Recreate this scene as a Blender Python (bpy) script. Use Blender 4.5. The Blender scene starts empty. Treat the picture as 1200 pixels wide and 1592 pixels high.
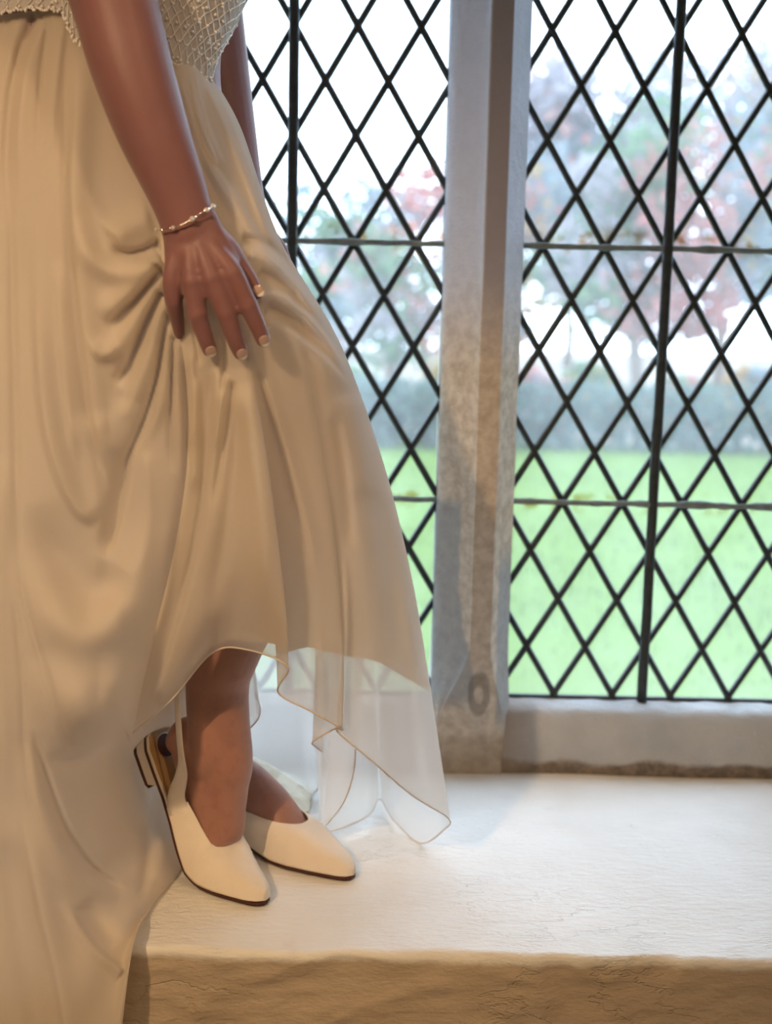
import bpy, math, random
import numpy as np
from mathutils import Vector, Matrix, noise as mnoise
random.seed(7); rng = np.random.RandomState(7)
scn = bpy.context.scene
COL = scn.collection

# ------------------------------------------------------------------ camera
PITCH, ROLL, CAM_Z, FPX = 9.72, 1.25, 0.72, 2000.0
camd = bpy.data.cameras.new('camera'); cam = bpy.data.objects.new('camera', camd); COL.objects.link(cam)
camd.sensor_fit = 'VERTICAL'; camd.sensor_height = 36.0; camd.lens = FPX * 36.0 / 1592.0
camd.clip_start = 0.02; camd.clip_end = 300
_a, _r = math.radians(90 - PITCH), math.radians(ROLL)
ROT = np.array([[1, 0, 0], [0, math.cos(_a), -math.sin(_a)], [0, math.sin(_a), math.cos(_a)]]) @ \
      np.array([[math.cos(_r), -math.sin(_r), 0], [math.sin(_r), math.cos(_r), 0], [0, 0, 1]])
CAM = np.array([0, 0, CAM_Z])
cam.matrix_world = Matrix.Translation(Vector(CAM)) @ Matrix(ROT.tolist()).to_4x4()
camd.dof.use_dof = True; camd.dof.focus_distance = 1.42; camd.dof.aperture_fstop = 3.6
scn.camera = cam

# ------------------------------------------------------------------ world, lamps, exposure
vs = scn.view_settings
scn.display_settings.display_device = 'sRGB'
vs.view_transform = 'Standard'; vs.look = 'None'; vs.gamma = 1.0; vs.use_curve_mapping = False
vs.exposure = 0.45
scn.cycles.transparent_max_bounces = 24
scn.cycles.max_bounces = 10
w = bpy.data.worlds.new('overcast_sky'); scn.world = w; w.use_nodes = True
nt = w.node_tree; nt.nodes.clear()
o_ = nt.nodes.new('ShaderNodeOutputWorld'); b_ = nt.nodes.new('ShaderNodeBackground')
tc = nt.nodes.new('ShaderNodeTexCoord'); nz = nt.nodes.new('ShaderNodeTexNoise'); cr = nt.nodes.new('ShaderNodeValToRGB')
nz.inputs['Scale'].default_value = 3.0; nz.inputs['Detail'].default_value = 3
cr.color_ramp.elements[0].position = .35; cr.color_ramp.elements[0].color = (.56, .74, 1.0, 1)
cr.color_ramp.elements[1].position = .65; cr.color_ramp.elements[1].color = (.76, .87, 1.0, 1)
nt.links.new(tc.outputs['Generated'], nz.inputs['Vector']); nt.links.new(nz.outputs['Fac'], cr.inputs['Fac'])
nt.links.new(cr.outputs['Color'], b_.inputs['Color']); nt.links.new(b_.outputs[0], o_.inputs[0])
b_.inputs['Strength'].default_value = 5.3

def lamp(name, loc, target, power, color, radius, spot=None, blend=.6):
    l = bpy.data.lights.new(name, 'SPOT'); l.energy = power; l.color = color; l.shadow_soft_size = radius
    l.spot_size = math.radians(spot or 120); l.spot_blend = blend
    o = bpy.data.objects.new(name, l); COL.objects.link(o); o.location = loc
    o.rotation_euler = (Vector(target) - Vector(loc)).to_track_quat('-Z', 'Y').to_euler()
    return o
WARM = (1.0, .65, .33)
lamp('wall_spotlight', (-.85, -.35, 1.62), (-.36, 1.3, .34), 80, WARM, .035, 56, 1)
lamp('ceiling_spot_and_fill', (1.1, -.5, 2.30), (-.32, 1.3, .5), 48, WARM, .05, 42, 1)
lamp('ceiling_spot_and_fill', (-.2, -1.6, 2.30), (-.1, .5, .2), 30, (1, .72, .48), .3, 150, 1)  # added fill lamp behind the camera, stands for no known fixture

# ------------------------------------------------------------------ pixel helpers (points at a true depth)
def ray(x, y):
    x = np.asarray(x, float); y = np.asarray(y, float)
    d = np.stack([(x - 600) / FPX, (796 - y) / FPX, -np.ones_like(x)], -1)
    return d @ ROT.T
def atY(x, y, Y):
    d = ray(x, y); return CAM + d * (np.asarray(Y, float) / d[..., 1])[..., None]
def atZ(x, y, z=0.0):
    d = ray(x, y); return CAM + d * ((z - CAM_Z) / d[..., 2])[..., None]
def V(a): return Vector((float(a[0]), float(a[1]), float(a[2])))

# ------------------------------------------------------------------ object helpers
def mesh_obj(name, verts, faces, mat, parent=None, smooth=True, **props):
    me = bpy.data.meshes.new(name)
    me.from_pydata([tuple(map(float, v)) for v in verts], [], [tuple(int(i) for i in f) for f in faces])
    if mat is not None:
        for m in (mat if isinstance(mat, (list, tuple)) else [mat]): me.materials.append(m)
    if smooth: me.polygons.foreach_set('use_smooth', [True] * len(me.polygons))
    me.update()
    o = bpy.data.objects.new(name, me); COL.objects.link(o)
    if parent is not None: o.parent = parent
    for k, v in props.items(): o[k] = v
    return o
def empty(name, loc=(0, 0, 0), parent=None, **props):
    o = bpy.data.objects.new(name, None); COL.objects.link(o); o.location = loc; o.empty_display_size = .05
    if parent is not None: o.parent = parent
    for k, v in props.items(): o[k] = v
    return o
class MB:
    def __init__(s): s.v = []; s.f = []; s.m = []
    def add(s, v, f, m=0):
        n = len(s.v); s.v += [tuple(map(float, p)) for p in v]; s.f += [tuple(int(i) + n for i in q) for q in f]; s.m += [m] * len(f)
    def box(s, x0, x1, y0, y1, z0, z1, m=0):
        v = [(x, y, z) for x in (x0, x1) for y in (y0, y1) for z in (z0, z1)]
        s.add(v, [(0, 1, 3, 2), (4, 6, 7, 5), (0, 4, 5, 1), (2, 3, 7, 6), (0, 2, 6, 4), (1, 5, 7, 3)], m)
    def tube(s, pts, r, n=8, m=0, closed=False):
        v, f = tube_geo(pts, r, n, closed); s.add(v, f, m)
    def ball(s, c, r, nu=8, nv=6, m=0, sc=(1, 1, 1)):
        v = []; f = []
        for j in range(nv + 1):
            th = math.pi * j / nv
            for i in range(nu):
                a = 2 * math.pi * i / nu
                v.append((c[0] + sc[0] * r * math.sin(th) * math.cos(a), c[1] + sc[1] * r * math.sin(th) * math.sin(a), c[2] + sc[2] * r * math.cos(th)))
        for j in range(nv):
            for i in range(nu):
                f.append((j * nu + i, (j + 1) * nu + i, (j + 1) * nu + (i + 1) % nu, j * nu + (i + 1) % nu))
        s.add(v, f, m)
    def build(s, name, mat, parent=None, smooth=False, **props):
        o = mesh_obj(name, s.v, s.f, mat, parent, smooth, **props)
        if any(s.m): o.data.polygons.foreach_set('material_index', s.m)
        return o
def tube_geo(pts, r, n=8, closed=False):
    P = np.array(pts, float); N = len(P)
    r = np.broadcast_to(np.asarray(r, float), (N,))
    T = np.zeros_like(P)
    for i in range(N):
        a = P[(i - 1) % N] if (closed or i > 0) else P[i]; b = P[(i + 1) % N] if (closed or i < N - 1) else P[i]
        T[i] = (b - a) / (np.linalg.norm(b - a) + 1e-12)
    up = np.array([0, 0, 1.]) if abs(T[0][2]) < .9 else np.array([1., 0, 0])
    u = np.cross(T[0], up); u /= np.linalg.norm(u); v = []; f = []
    for i in range(N):
        u = u - T[i] * np.dot(u, T[i]); u /= np.linalg.norm(u) + 1e-12; q = np.cross(T[i], u)
        for k in range(n):
            a = 2 * math.pi * k / n; v.append(P[i] + r[i] * (u * math.cos(a) + q * math.sin(a)))
    for i in range(N if closed else N - 1):
        j = (i + 1) % N
        for k in range(n): f.append((i * n + k, i * n + (k + 1) % n, j * n + (k + 1) % n, j * n + k))
    if not closed: f += [tuple(range(n))[::-1], tuple((N - 1) * n + k for k in range(n))]
    return v, f
def catmull(P, t):
    """P (n, ...) sampled at real-valued index array t (centred Catmull-Rom)."""
    P = np.asarray(P, float); n = len(P); t = np.clip(np.asarray(t, float), 0, n - 1)
    i = np.clip(np.floor(t).astype(int), 0, n - 2); f = (t - i)
    f = f.reshape(f.shape + (1,) * (P.ndim - 1))
    p0 = P[np.maximum(i - 1, 0)]; p1 = P[i]; p2 = P[i + 1]; p3 = P[np.minimum(i + 2, n - 1)]
    return .5 * (2 * p1 + (p2 - p0) * f + (2 * p0 - 5 * p1 + 4 * p2 - p3) * f ** 2 + (3 * p1 - p0 - 3 * p2 + p3) * f ** 3)
def grid_faces(nr, nc, wrap=False):
    f = []
    for i in range(nr - 1):
        for j in range(nc if wrap else nc - 1):
            k = (j + 1) % nc; f.append((i * nc + j, i * nc + k, (i + 1) * nc + k, (i + 1) * nc + j))
    return f
def sstep(x, a, b):
    t = np.clip((x - a) / (b - a), 0, 1); return t * t * (3 - 2 * t)

# ------------------------------------------------------------------ materials
def new_mat(name):
    m = bpy.data.materials.new(name); m.use_nodes = True; t = m.node_tree; t.nodes.clear()
    return m, t, t.nodes.new('ShaderNodeOutputMaterial')
def nd(t, typ, ins=None, **at):
    n = t.nodes.new(typ)
    for k, v in at.items(): setattr(n, k, v)
    for k, v in (ins or {}).items():
        if isinstance(v, bpy.types.NodeSocket): t.links.new(v, n.inputs[k])
        else: n.inputs[k].default_value = v
    return n
def c4(c): return (c[0], c[1], c[2], 1)
def noise(t, vec, scale, detail=4, rough=.55):
    return nd(t, 'ShaderNodeTexNoise', {'Vector': vec, 'Scale': scale, 'Detail': detail, 'Roughness': rough}).outputs['Fac']
def mixc(t, f, a, b, mode='MIX'):
    n = t.nodes.new('ShaderNodeMix'); n.data_type = 'RGBA'; n.blend_type = mode
    for s, v in ((n.inputs[0], f), (n.inputs[6], a), (n.inputs[7], b)):
        if isinstance(v, bpy.types.NodeSocket): t.links.new(v, s)
        else: s.default_value = c4(v) if isinstance(v, tuple) else v
    return n.outputs[2]
def math_(t, op, a, b=0.0, c=0.0):
    n = t.nodes.new('ShaderNodeMath'); n.operation = op
    for s, v in zip(n.inputs, (a, b, c)):
        if isinstance(v, bpy.types.NodeSocket): t.links.new(v, s)
        else: s.default_value = v
    return n.outputs[0]
def ramp(t, v, a, b):
    n = nd(t, 'ShaderNodeMapRange', {'Value': v, 'From Min': a, 'From Max': b}, interpolation_type='SMOOTHSTEP'); return n.outputs[0]
def simple(name, col, rough=.6, spec=.3, metal=0, nscale=0, namt=0, bump=0, bscale=80, coords='Object'):
    m, t, o = new_mat(name)
    p = nd(t, 'ShaderNodeBsdfPrincipled', {'Base Color': c4(col), 'Roughness': rough, 'Specular IOR Level': spec, 'Metallic': metal})
    v = t.nodes.new('ShaderNodeTexCoord').outputs[coords]
    if nscale:
        t.links.new(mixc(t, noise(t, v, nscale), tuple(c * (1 - namt) for c in col), tuple(min(1, c * (1 + namt)) for c in col)), p.inputs['Base Color'])
    if bump:
        t.links.new(nd(t, 'ShaderNodeBump', {'Height': noise(t, v, bscale), 'Strength': 1, 'Distance': bump}).outputs[0], p.inputs['Normal'])
    t.links.new(p.outputs[0], o.inputs[0]); return m

def cloth_mat(name, col, opacity=1.0, transl=.35, bump=.0002):
    m, t, o = new_mat(name)
    v = t.nodes.new('ShaderNodeTexCoord').outputs['Object']
    bp = nd(t, 'ShaderNodeBump', {'Height': noise(t, v, 1400, 1), 'Strength': .5, 'Distance': bump}).outputs[0]
    d = nd(t, 'ShaderNodeBsdfDiffuse', {'Color': c4(col), 'Normal': bp}).outputs[0]
    tr = nd(t, 'ShaderNodeBsdfTranslucent', {'Color': c4(tuple(min(1, c * 1.02) for c in col)), 'Normal': bp}).outputs[0]
    mx = nd(t, 'ShaderNodeMixShader', {0: transl, 1: d, 2: tr}).outputs[0]
    gl = nd(t, 'ShaderNodeBsdfSheen', {'Color': (1, 1, 1, 1), 'Roughness': .5}).outputs[0]
    mx = nd(t, 'ShaderNodeAddShader', {0: mx, 1: nd(t, 'ShaderNodeMixShader', {0: .06, 1: nd(t, 'ShaderNodeBsdfTransparent', {'Color': (0, 0, 0, 1)}).outputs[0], 2: gl}).outputs[0]}).outputs[0]
    if opacity < 1:
        mx = nd(t, 'ShaderNodeMixShader', {0: opacity, 1: nd(t, 'ShaderNodeBsdfTransparent', {'Color': c4((.97, .96, .95))}).outputs[0], 2: mx}).outputs[0]
    t.links.new(mx, o.inputs[0]); return m

def skin_mat():
    m, t, o = new_mat('skin')
    v = t.nodes.new('ShaderNodeTexCoord').outputs['Object']
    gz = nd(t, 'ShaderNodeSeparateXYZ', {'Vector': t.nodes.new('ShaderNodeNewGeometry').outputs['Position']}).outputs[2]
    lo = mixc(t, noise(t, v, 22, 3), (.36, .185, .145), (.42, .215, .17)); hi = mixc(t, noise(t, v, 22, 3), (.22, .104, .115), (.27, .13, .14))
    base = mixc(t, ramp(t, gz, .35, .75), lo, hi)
    redz = ramp(t, noise(t, v, 55, 2), .45, .75)
    base = mixc(t, math_(t, 'MULTIPLY', redz, .35), base, (.26, .10, .10))
    vo = nd(t, 'ShaderNodeTexVoronoi', {'Vector': v, 'Scale': 26.0}); frk = ramp(t, vo.outputs['Distance'], .045, .02)
    base = mixc(t, math_(t, 'MULTIPLY', frk, .55), base, (.16, .07, .05))
    h = noise(t, v, 520, 3)
    bp = nd(t, 'ShaderNodeBump', {'Height': h, 'Strength': .35, 'Distance': .0006}).outputs[0]
    p = nd(t, 'ShaderNodeBsdfPrincipled', {'Base Color': base, 'Roughness': .48, 'Specular IOR Level': .4, 'Normal': bp,
        'Subsurface Weight': .18, 'Subsurface Radius': (.012, .005, .003), 'Subsurface Scale': .5, 'Sheen Weight': .15})
    t.links.new(p.outputs[0], o.inputs[0]); return m

def plaster_mat(name, a, b, crack=True):
    m, t, o = new_mat(name)
    g = t.nodes.new('ShaderNodeNewGeometry').outputs['Position']
    st = nd(t, 'ShaderNodeMapping', {'Vector': g, 'Scale': (1, 2.2, 2.2)}).outputs[0]
    n1 = noise(t, g, 5, 5); n2 = noise(t, st, 55, 6, .6)
    col = mixc(t, ramp(t, n1, .3, .7), a, b)
    col = mixc(t, math_(t, 'MULTIPLY', ramp(t, noise(t, g, 14, 4), .62, .75), .25), col, (.62, .55, .45))
    sp = nd(t, 'ShaderNodeTexVoronoi', {'Vector': g, 'Scale': 23.0}); spot = ramp(t, sp.outputs['Distance'], .035, .02)
    col = mixc(t, math_(t, 'MULTIPLY', spot, .7), col, (.22, .16, .11))
    zz = nd(t, 'ShaderNodeSeparateXYZ', {'Vector': g}).outputs[2]
    col = mixc(t, ramp(t, math_(t, 'ADD', zz, math_(t, 'MULTIPLY', noise(t, g, 30, 4), .012)), .0, -.010), col, mixc(t, n1, (.44, .35, .26), (.56, .46, .35)))  # below the edge: dim warm shade of the front face put into a tan colour
    # flaked paint ridges
    rd = math_(t, 'ABSOLUTE', math_(t, 'SUBTRACT', noise(t, st, 9, 5, .6), .5)); fl = ramp(t, rd, .0, .02)
    edge = math_(t, 'MULTIPLY', fl, ramp(t, noise(t, g, 4, 2), .45, .6))
    h = math_(t, 'ADD', math_(t, 'MULTIPLY', n2, .7), math_(t, 'MULTIPLY', edge, .22))
    bp = nd(t, 'ShaderNodeBump', {'Height': h, 'Strength': .9, 'Distance': .0045}).outputs[0]
    p = nd(t, 'ShaderNodeBsdfPrincipled', {'Base Color': col, 'Roughness': .62, 'Specular IOR Level': .3, 'Normal': bp})
    t.links.new(p.outputs[0], o.inputs[0]); return m

GLASS_Y, MUL_X = 1.93, .134
def stone_mat(name, rail=False):
    m, t, o = new_mat(name)
    g = t.nodes.new('ShaderNodeNewGeometry').outputs['Position']
    sx = nd(t, 'ShaderNodeSeparateXYZ', {'Vector': g}); X, Y, Z = sx.outputs
    n1 = noise(t, g, 9, 5); n2 = noise(t, g, 60, 5, .65); n3 = noise(t, g, 300, 3, .7)
    wob = math_(t, 'MULTIPLY', math_(t, 'SUBTRACT', noise(t, g, 14, 4), .5), .07)
    if rail:
        col = mixc(t, ramp(t, n1, .3, .7), (.42, .435, .45), (.53, .54, .55))
        low = ramp(t, math_(t, 'ADD', Z, math_(t, 'MULTIPLY', wob, .45)), .026, .016)
        brown = mixc(t, ramp(t, n2, .35, .65), (.15, .125, .105), (.26, .21, .165))
        col = mixc(t, low, col, brown)
        left = ramp(t, math_(t, 'ADD', X, wob), .27, .20)
        col = mixc(t, math_(t, 'MULTIPLY', left, .6), col, (.36, .26, .18))
    else:
        col = mixc(t, ramp(t, n2, .3, .7), (.46, .38, .30), (.68, .60, .50))
        # worn grey upper stretch, bluish window glare mixed into its colour
        top = ramp(t, math_(t, 'ADD', Z, wob), .60, .80)
        grey = mixc(t, n2, (.50, .54, .68), (.64, .68, .80))
        col = mixc(t, top, col, grey)
        # darker strip over the front flat, stronger on the upper stretch
        dx = math_(t, 'ABSOLUTE', math_(t, 'SUBTRACT', X, .146))
        flat_strip = math_(t, 'MULTIPLY', ramp(t, dx, .0165, .0135), math_(t, 'ADD', math_(t, 'MULTIPLY', top, .62), .13))
        col = mixc(t, flat_strip, col, (.25, .22, .24))
        # grey cement patch low on the left
        pl = ramp(t, math_(t, 'ADD', math_(t, 'SUBTRACT', X, .105), math_(t, 'MULTIPLY', wob, .35)), .006, .0)
        pz = math_(t, 'MULTIPLY', ramp(t, Z, .425, .405), ramp(t, Z, .09, .13))
        lowx = math_(t, 'MULTIPLY', ramp(t, Z, .30, .12), .028)
        pl = ramp(t, math_(t, 'SUBTRACT', math_(t, 'ADD', X, math_(t, 'MULTIPLY', wob, .3)), lowx), .112, .106)
        pr = ramp(t, math_(t, 'ADD', X, math_(t, 'MULTIPLY', wob, .2)), .168, .174)
        pz2 = math_(t, 'MULTIPLY', ramp(t, Z, .36, .30), ramp(t, Z, .06, .10))
        pm = math_(t, 'MAXIMUM', math_(t, 'MULTIPLY', pl, pz), math_(t, 'MULTIPLY', pr, pz2))
        col = mixc(t, math_(t, 'MULTIPLY', pm, .85), col, mixc(t, n2, (.27, .28, .29), (.40, .41, .42)))
        foot = ramp(t, math_(t, 'ADD', Z, math_(t, 'MULTIPLY', wob, .5)), .068, .050)
        col = mixc(t, math_(t, 'MULTIPLY', foot, .75), col, mixc(t, n2, (.30, .22, .15), (.50, .40, .30)))
        # dark eye-shaped ring above the stop
        dv = nd(t, 'ShaderNodeVectorMath', {0: g, 1: (.145, 1.86, .125)}, operation='SUBTRACT').outputs[0]
        dv = nd(t, 'ShaderNodeVectorMath', {0: dv, 1: (1, .3, .45)}, operation='MULTIPLY').outputs[0]
        ln = nd(t, 'ShaderNodeVectorMath', {0: dv}, operation='LENGTH').outputs['Value']
        ln = math_(t, 'ADD', ln, math_(t, 'MULTIPLY', wob, .28))
        eye = math_(t, 'MULTIPLY', ramp(t, ln, .019, .015), ramp(t, ln, .005, .009))
        col = mixc(t, math_(t, 'MULTIPLY', eye, .5), col, (.10, .075, .06))
    h = math_(t, 'ADD', math_(t, 'MULTIPLY', n2, .6), math_(t, 'MULTIPLY', n3, .45))
    bp = nd(t, 'ShaderNodeBump', {'Height': h, 'Strength': .9, 'Distance': .0045}).outputs[0]
    p = nd(t, 'ShaderNodeBsdfPrincipled', {'Base Color': col, 'Roughness': .8, 'Specular IOR Level': .2, 'Normal': bp})
    t.links.new(p.outputs[0], o.inputs[0]); return m

def glass_mat():
    m, t, o = new_mat('old_leaded_glass')
    g = t.nodes.new('ShaderNodeNewGeometry').outputs['Position']
    Z = nd(t, 'ShaderNodeSeparateXYZ', {'Vector': g}).outputs[2]
    bp = nd(t, 'ShaderNodeBump', {'Height': noise(t, g, 22, 2), 'Strength': .5, 'Distance': .002}).outputs[0]
    tr = nd(t, 'ShaderNodeBsdfTransparent', {'Color': (.97, .99, .99, 1)}).outputs[0]
    tl = nd(t, 'ShaderNodeBsdfTranslucent', {'Color': (.93, .96, 1.0, 1), 'Normal': bp}).outputs[0]
    a = nd(t, 'ShaderNodeMixShader', {0: math_(t, 'ADD', math_(t, 'MULTIPLY', noise(t, g, 8, 3), .07), .03), 1: tr, 2: tl}).outputs[0]
    # yellow-brown grime along the saddle bars
    s1 = ramp(t, math_(t, 'ABSOLUTE', math_(t, 'SUBTRACT', Z, .800)), .028, .0)
    s2 = ramp(t, math_(t, 'ABSOLUTE', math_(t, 'SUBTRACT', Z, .411)), .022, .0)
    gr = math_(t, 'MULTIPLY', math_(t, 'MAXIMUM', s1, s2), ramp(t, noise(t, g, 30, 3), .50, .66))
    a = nd(t, 'ShaderNodeMixShader', {0: math_(t, 'MULTIPLY', gr, .8), 1: a, 2: nd(t, 'ShaderNodeBsdfTransparent', {'Color': (.80, .62, .34, 1)}).outputs[0]}).outputs[0]
    gl = nd(t, 'ShaderNodeBsdfGlossy', {'Color': (1, 1, 1, 1), 'Roughness': .08, 'Normal': bp}).outputs[0]
    a = nd(t, 'ShaderNodeMixShader', {0: .035, 1: a, 2: gl}).outputs[0]
    t.links.new(a, o.inputs[0]); return m

def leaf_mat(name, c1, c2):
    m, t, o = new_mat(name)
    oi = t.nodes.new('ShaderNodeNewGeometry')
    col = mixc(t, oi.outputs['Random Per Island'], c1, c2)
    d = nd(t, 'ShaderNodeBsdfDiffuse', {'Color': col}).outputs[0]; tr = nd(t, 'ShaderNodeBsdfTranslucent', {'Color': col}).outputs[0]
    t.links.new(nd(t, 'ShaderNodeMixShader', {0: .45, 1: d, 2: tr}).outputs[0], o.inputs[0]); return m

M = {}
M['chiffon'] = cloth_mat('ivory_chiffon', (.92, .88, .83), .62, .60)
M['lining'] = cloth_mat('ivory_lining', (.90, .83, .74), 1, .52)
M['satin'] = simple('ivory_satin', (.84, .82, .68), .35, .5, 0, 20, .05, .001, 25)
M['cord'] = cloth_mat('rolled_hem', (.86, .80, .74), 1, .30)
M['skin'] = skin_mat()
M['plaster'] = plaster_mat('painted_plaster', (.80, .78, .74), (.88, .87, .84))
M['wall'] = simple('room_plaster', (.72, .64, .52), .8, .2, 0, 3, .08, .002, 12)
M['mullion'] = stone_mat('mullion_stone'); M['rail'] = stone_mat('rail_stone', True)
M['glass'] = glass_mat()
M['lead'] = simple('lead_came', (.022, .03, .034), .5, .4, .0, 60, .4, .0006, 200)
M['iron'] = simple('stay_bar_iron', (.035, .042, .045), .6, .3, .2, 70, .5, .0015, 120)
M['saddle'] = simple('saddle_bar_lichen', (.19, .23, .24), .8, .2, 0, 55, .7, .003, 140)
M['shoe'] = simple('ivory_suede', (.83, .75, .65), .75, .25, 0, 45, .06, .0006, 600)
M['insole'] = simple('tan_insole_leather', (.46, .27, .11), .45, .4, 0, 60, .12)
M['outsole'] = simple('dark_brown_outsole', (.07, .02, .014), .5, .4)
M['heelpad'] = simple('dark_heel_pad', (.09, .03, .02), .45, .3, 0, 300, .3)
M['silver'] = simple('silver_chain', (.75, .73, .72), .22, .6, 1)
M['crystal'] = simple('clear_crystal_bead', (.85, .85, .9), .08, .9, .3)
M['lace'] = cloth_mat('beaded_lace', (.80, .77, .77), .97, .25, .003)
M['thread'] = simple('silver_white_beading', (.92, .9, .9), .35, .7, .1)
M['nail'] = simple('nail_polish_nude', (.50, .35, .31), .18, .6)
M['niltip'] = simple('nail_tip_white', (.85, .82, .78), .18, .6)
M['bark'] = simple('tree_bark', (.20, .15, .12), .9, .1, 0, 8, .3)
M['grass'] = leaf_mat('grass_blades', (.07, .115, .012), (.09, .145, .02))
M['lawn'] = simple('lawn', (.085, .135, .022), .95, .1, 0, 1.2, .22)
def _litter(m):
    t = m.node_tree; p = [n for n in t.nodes if n.type == 'BSDF_PRINCIPLED'][0]; src = p.inputs['Base Color'].links[0].from_socket
    g = t.nodes.new('ShaderNodeNewGeometry').outputs['Position']; y = nd(t, 'ShaderNodeSeparateXYZ', {'Vector': g}).outputs[1]
    litter = mixc(t, noise(t, g, 1.5, 4), (.20, .17, .13), (.34, .28, .24))
    t.links.new(mixc(t, ramp(t, math_(t, 'ADD', y, noise(t, g, 2, 3)), 13.0, 13.8), src, litter), p.inputs['Base Color'])
_litter(M['lawn'])
M['hedge'] = leaf_mat('hedge_leaves', (.085, .13, .11), (.15, .19, .18))

# ------------------------------------------------------------------ structure: room shell
RAIL_Y, EDGE_Y = 1.868, 1.318
def wallbox(name, x0, x1, y0, y1, z0, z1, mat='wall', **p):
    b = MB(); b.box(x0, x1, y0, y1, z0, z1); return b.build(name, M[mat], kind='structure', **p)
wallbox('floor', -2.6, 2.6, -2.6, 1.33, -.62, -.50)
wallbox('ceiling', -2.6, 2.6, -2.6, 1.33, 2.5, 2.6)
wallbox('wall_back', -2.6, 2.6, -2.7, -2.6, -.6, 2.6)
wallbox('wall_left', -2.7, -2.6, -2.7, 1.40, -.6, 2.6)
wallbox('wall_right', 2.6, 2.7, -2.7, 1.40, -.6, 2.6)
JL, JR = -.3725, .6305            # glass edges of the outer lights
HEAD = 2.0
for s, xg, xf, nm in ((-1, JL, -1.15, 'wall_left.001'), (1, JR, 1.0, 'wall_right.001')):   # piers with splayed reveals
    far = 2.7 * s; v = []
    for z in (-.6, 2.6):
        v += [(far, 1.33, z), (xf, 1.33, z), (xg + s * .10, 1.86, z), (xg, 1.895, z), (xg + s * .16, 2.06, z), (far, 2.06, z)]
    f = [(k, (k + 1) % 6, 6 + (k + 1) % 6, 6 + k) for k in range(6)] + [(5, 4, 3, 2, 1, 0), (6, 7, 8, 9, 10, 11)]
    mesh_obj(nm, v, f, M['wall'], smooth=False, kind='structure', label='plastered splayed reveal of the window niche')
wallbox('wall_front', -1.15, 1.0, 1.33, 2.06, HEAD, 2.6)
wallbox('wall_front.001', -1.15, 1.0, 1.95, 2.06, -.9, .045)

# window seat: plaster slab with a worn front edge
prof = []                           # (y, z, edge weight)
for y in np.linspace(1.90, EDGE_Y + .009, 120): prof.append((y, 0.0, float(sstep(EDGE_Y + .10 - y, 0, .08))))
for a in np.linspace(8, 82, 12):
    prof.append((EDGE_Y + .009 - .009 * math.sin(math.radians(a)), -.009 + .009 * math.cos(math.radians(a)), 1))
for z in np.concatenate([np.linspace(-.010, -.20, 64), np.linspace(-.21, -.5, 20)]): prof.append((EDGE_Y, z, 1 if z > -.06 else .4))
xs = np.linspace(-1.15, 1.0, 560); vv = []
for (y, z, wt) in prof:
    for x in xs:
        n1 = mnoise.noise(Vector((x * 5, y * 9, z * 9))); n2 = mnoise.noise(Vector((x * 26, y * 40, z * 60 + 3)))
        chip = mnoise.noise(Vector((x * 14, 7.7, z * 30))) ; n3 = mnoise.noise(Vector((x * 2.1, 4, 9)))
        dz = .0022 * n1 + .0007 * n2; dy = 0
        if wt > 0:
            c = max(0, mnoise.noise(Vector((x * 14, 7.7, z * 16))) - .12) * .012
            rg = 1 - abs(mnoise.noise(Vector((x * 7, 2.2, z * 16)))) * 2
            fl = max(0, rg - .72) * .012 * max(0, mnoise.noise(Vector((x * 3, 1, z * 5))) + .25)
            dy = .004 * n1 + .0024 * n2 + c - fl + .003 * n3
            dz *= 1 - .7 * sstep(-z, 0, .012)
        vv.append((x, y + dy * min(1, wt * (1 if z >= 0 else 9)), z + dz))
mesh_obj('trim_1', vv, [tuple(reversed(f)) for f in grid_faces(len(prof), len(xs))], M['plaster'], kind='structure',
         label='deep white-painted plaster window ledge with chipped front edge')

# stone rail under the glass
def rail(name, x0, x1, **p):
    pr = [(1.95, 0.0), (RAIL_Y, -.01), (RAIL_Y - .003, .02), (RAIL_Y + .001, .06), (RAIL_Y + .010, .088), (RAIL_Y + .026, .0985), (1.934, .1015), (1.99, .105), (1.99, .0)]
    pr = catmull(np.array(pr[1:7]), np.linspace(0, 5, 26)).tolist() + [(1.945, .085), (1.99, .045), (1.99, -.01)]
    n = 110; xx = np.linspace(x0, x1, n); v = []
    for (y, z) in pr:
        for x in xx:
            q = mnoise.noise(Vector((x * 12, y * 20, z * 30))); q2 = mnoise.noise(Vector((x * 45, y * 60, z * 60)))
            v.append((x, y + .0025 * q + .0008 * q2, z + .0022 * q2 * (z > .06)))
    return mesh_obj(name, v, [tuple(reversed(f)) for f in grid_faces(len(pr), n)], M['rail'], kind='structure', **p)
rail('trim_2', JL - .03, MUL_X, label='grey stone sill rail under the left window light')
rail('trim_3', MUL_X, JR + .03, label='weathered grey stone sill rail with brown foot under the right window light')

# mullion: chamfered stone shaft that broadens into a stop at its foot
def mull_profile(z):
    k = 1 - sstep(np.array(z), .075, .21)                      # 1 at the foot
    fl, fr = .129, .160
    x0, x1 = .0765 - .002 * k, .191 + .004 * k
    fl = fl + (x0 + .012 - fl) * k; fr = fr + (x1 - .012 - fr) * k
    yf = 1.850 + .012 * k
    ys = 1.905 - .02 * k
    P = [(x0, 1.99), (x0, ys), (x0 + .006, ys - .010)]
    for t in np.linspace(.12, .92, 5): P.append((x0 + .006 + (fl - x0 - .006) * t, ys - .010 + (yf + .003 - ys + .010) * t - .004 * k * math.sin(math.pi * t)))
    P += [(fl, yf)] + [(fl + (fr - fl) * t, yf) for t in (.25, .5, .75)] + [(fr, yf)]
    for t in np.linspace(.1, .9, 5): P.append((fr + (x1 - .004 - fr) * t, yf + (ys - .006 - yf) * t))
    P += [(x1, ys), (x1, 1.99)]
    return P
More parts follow.
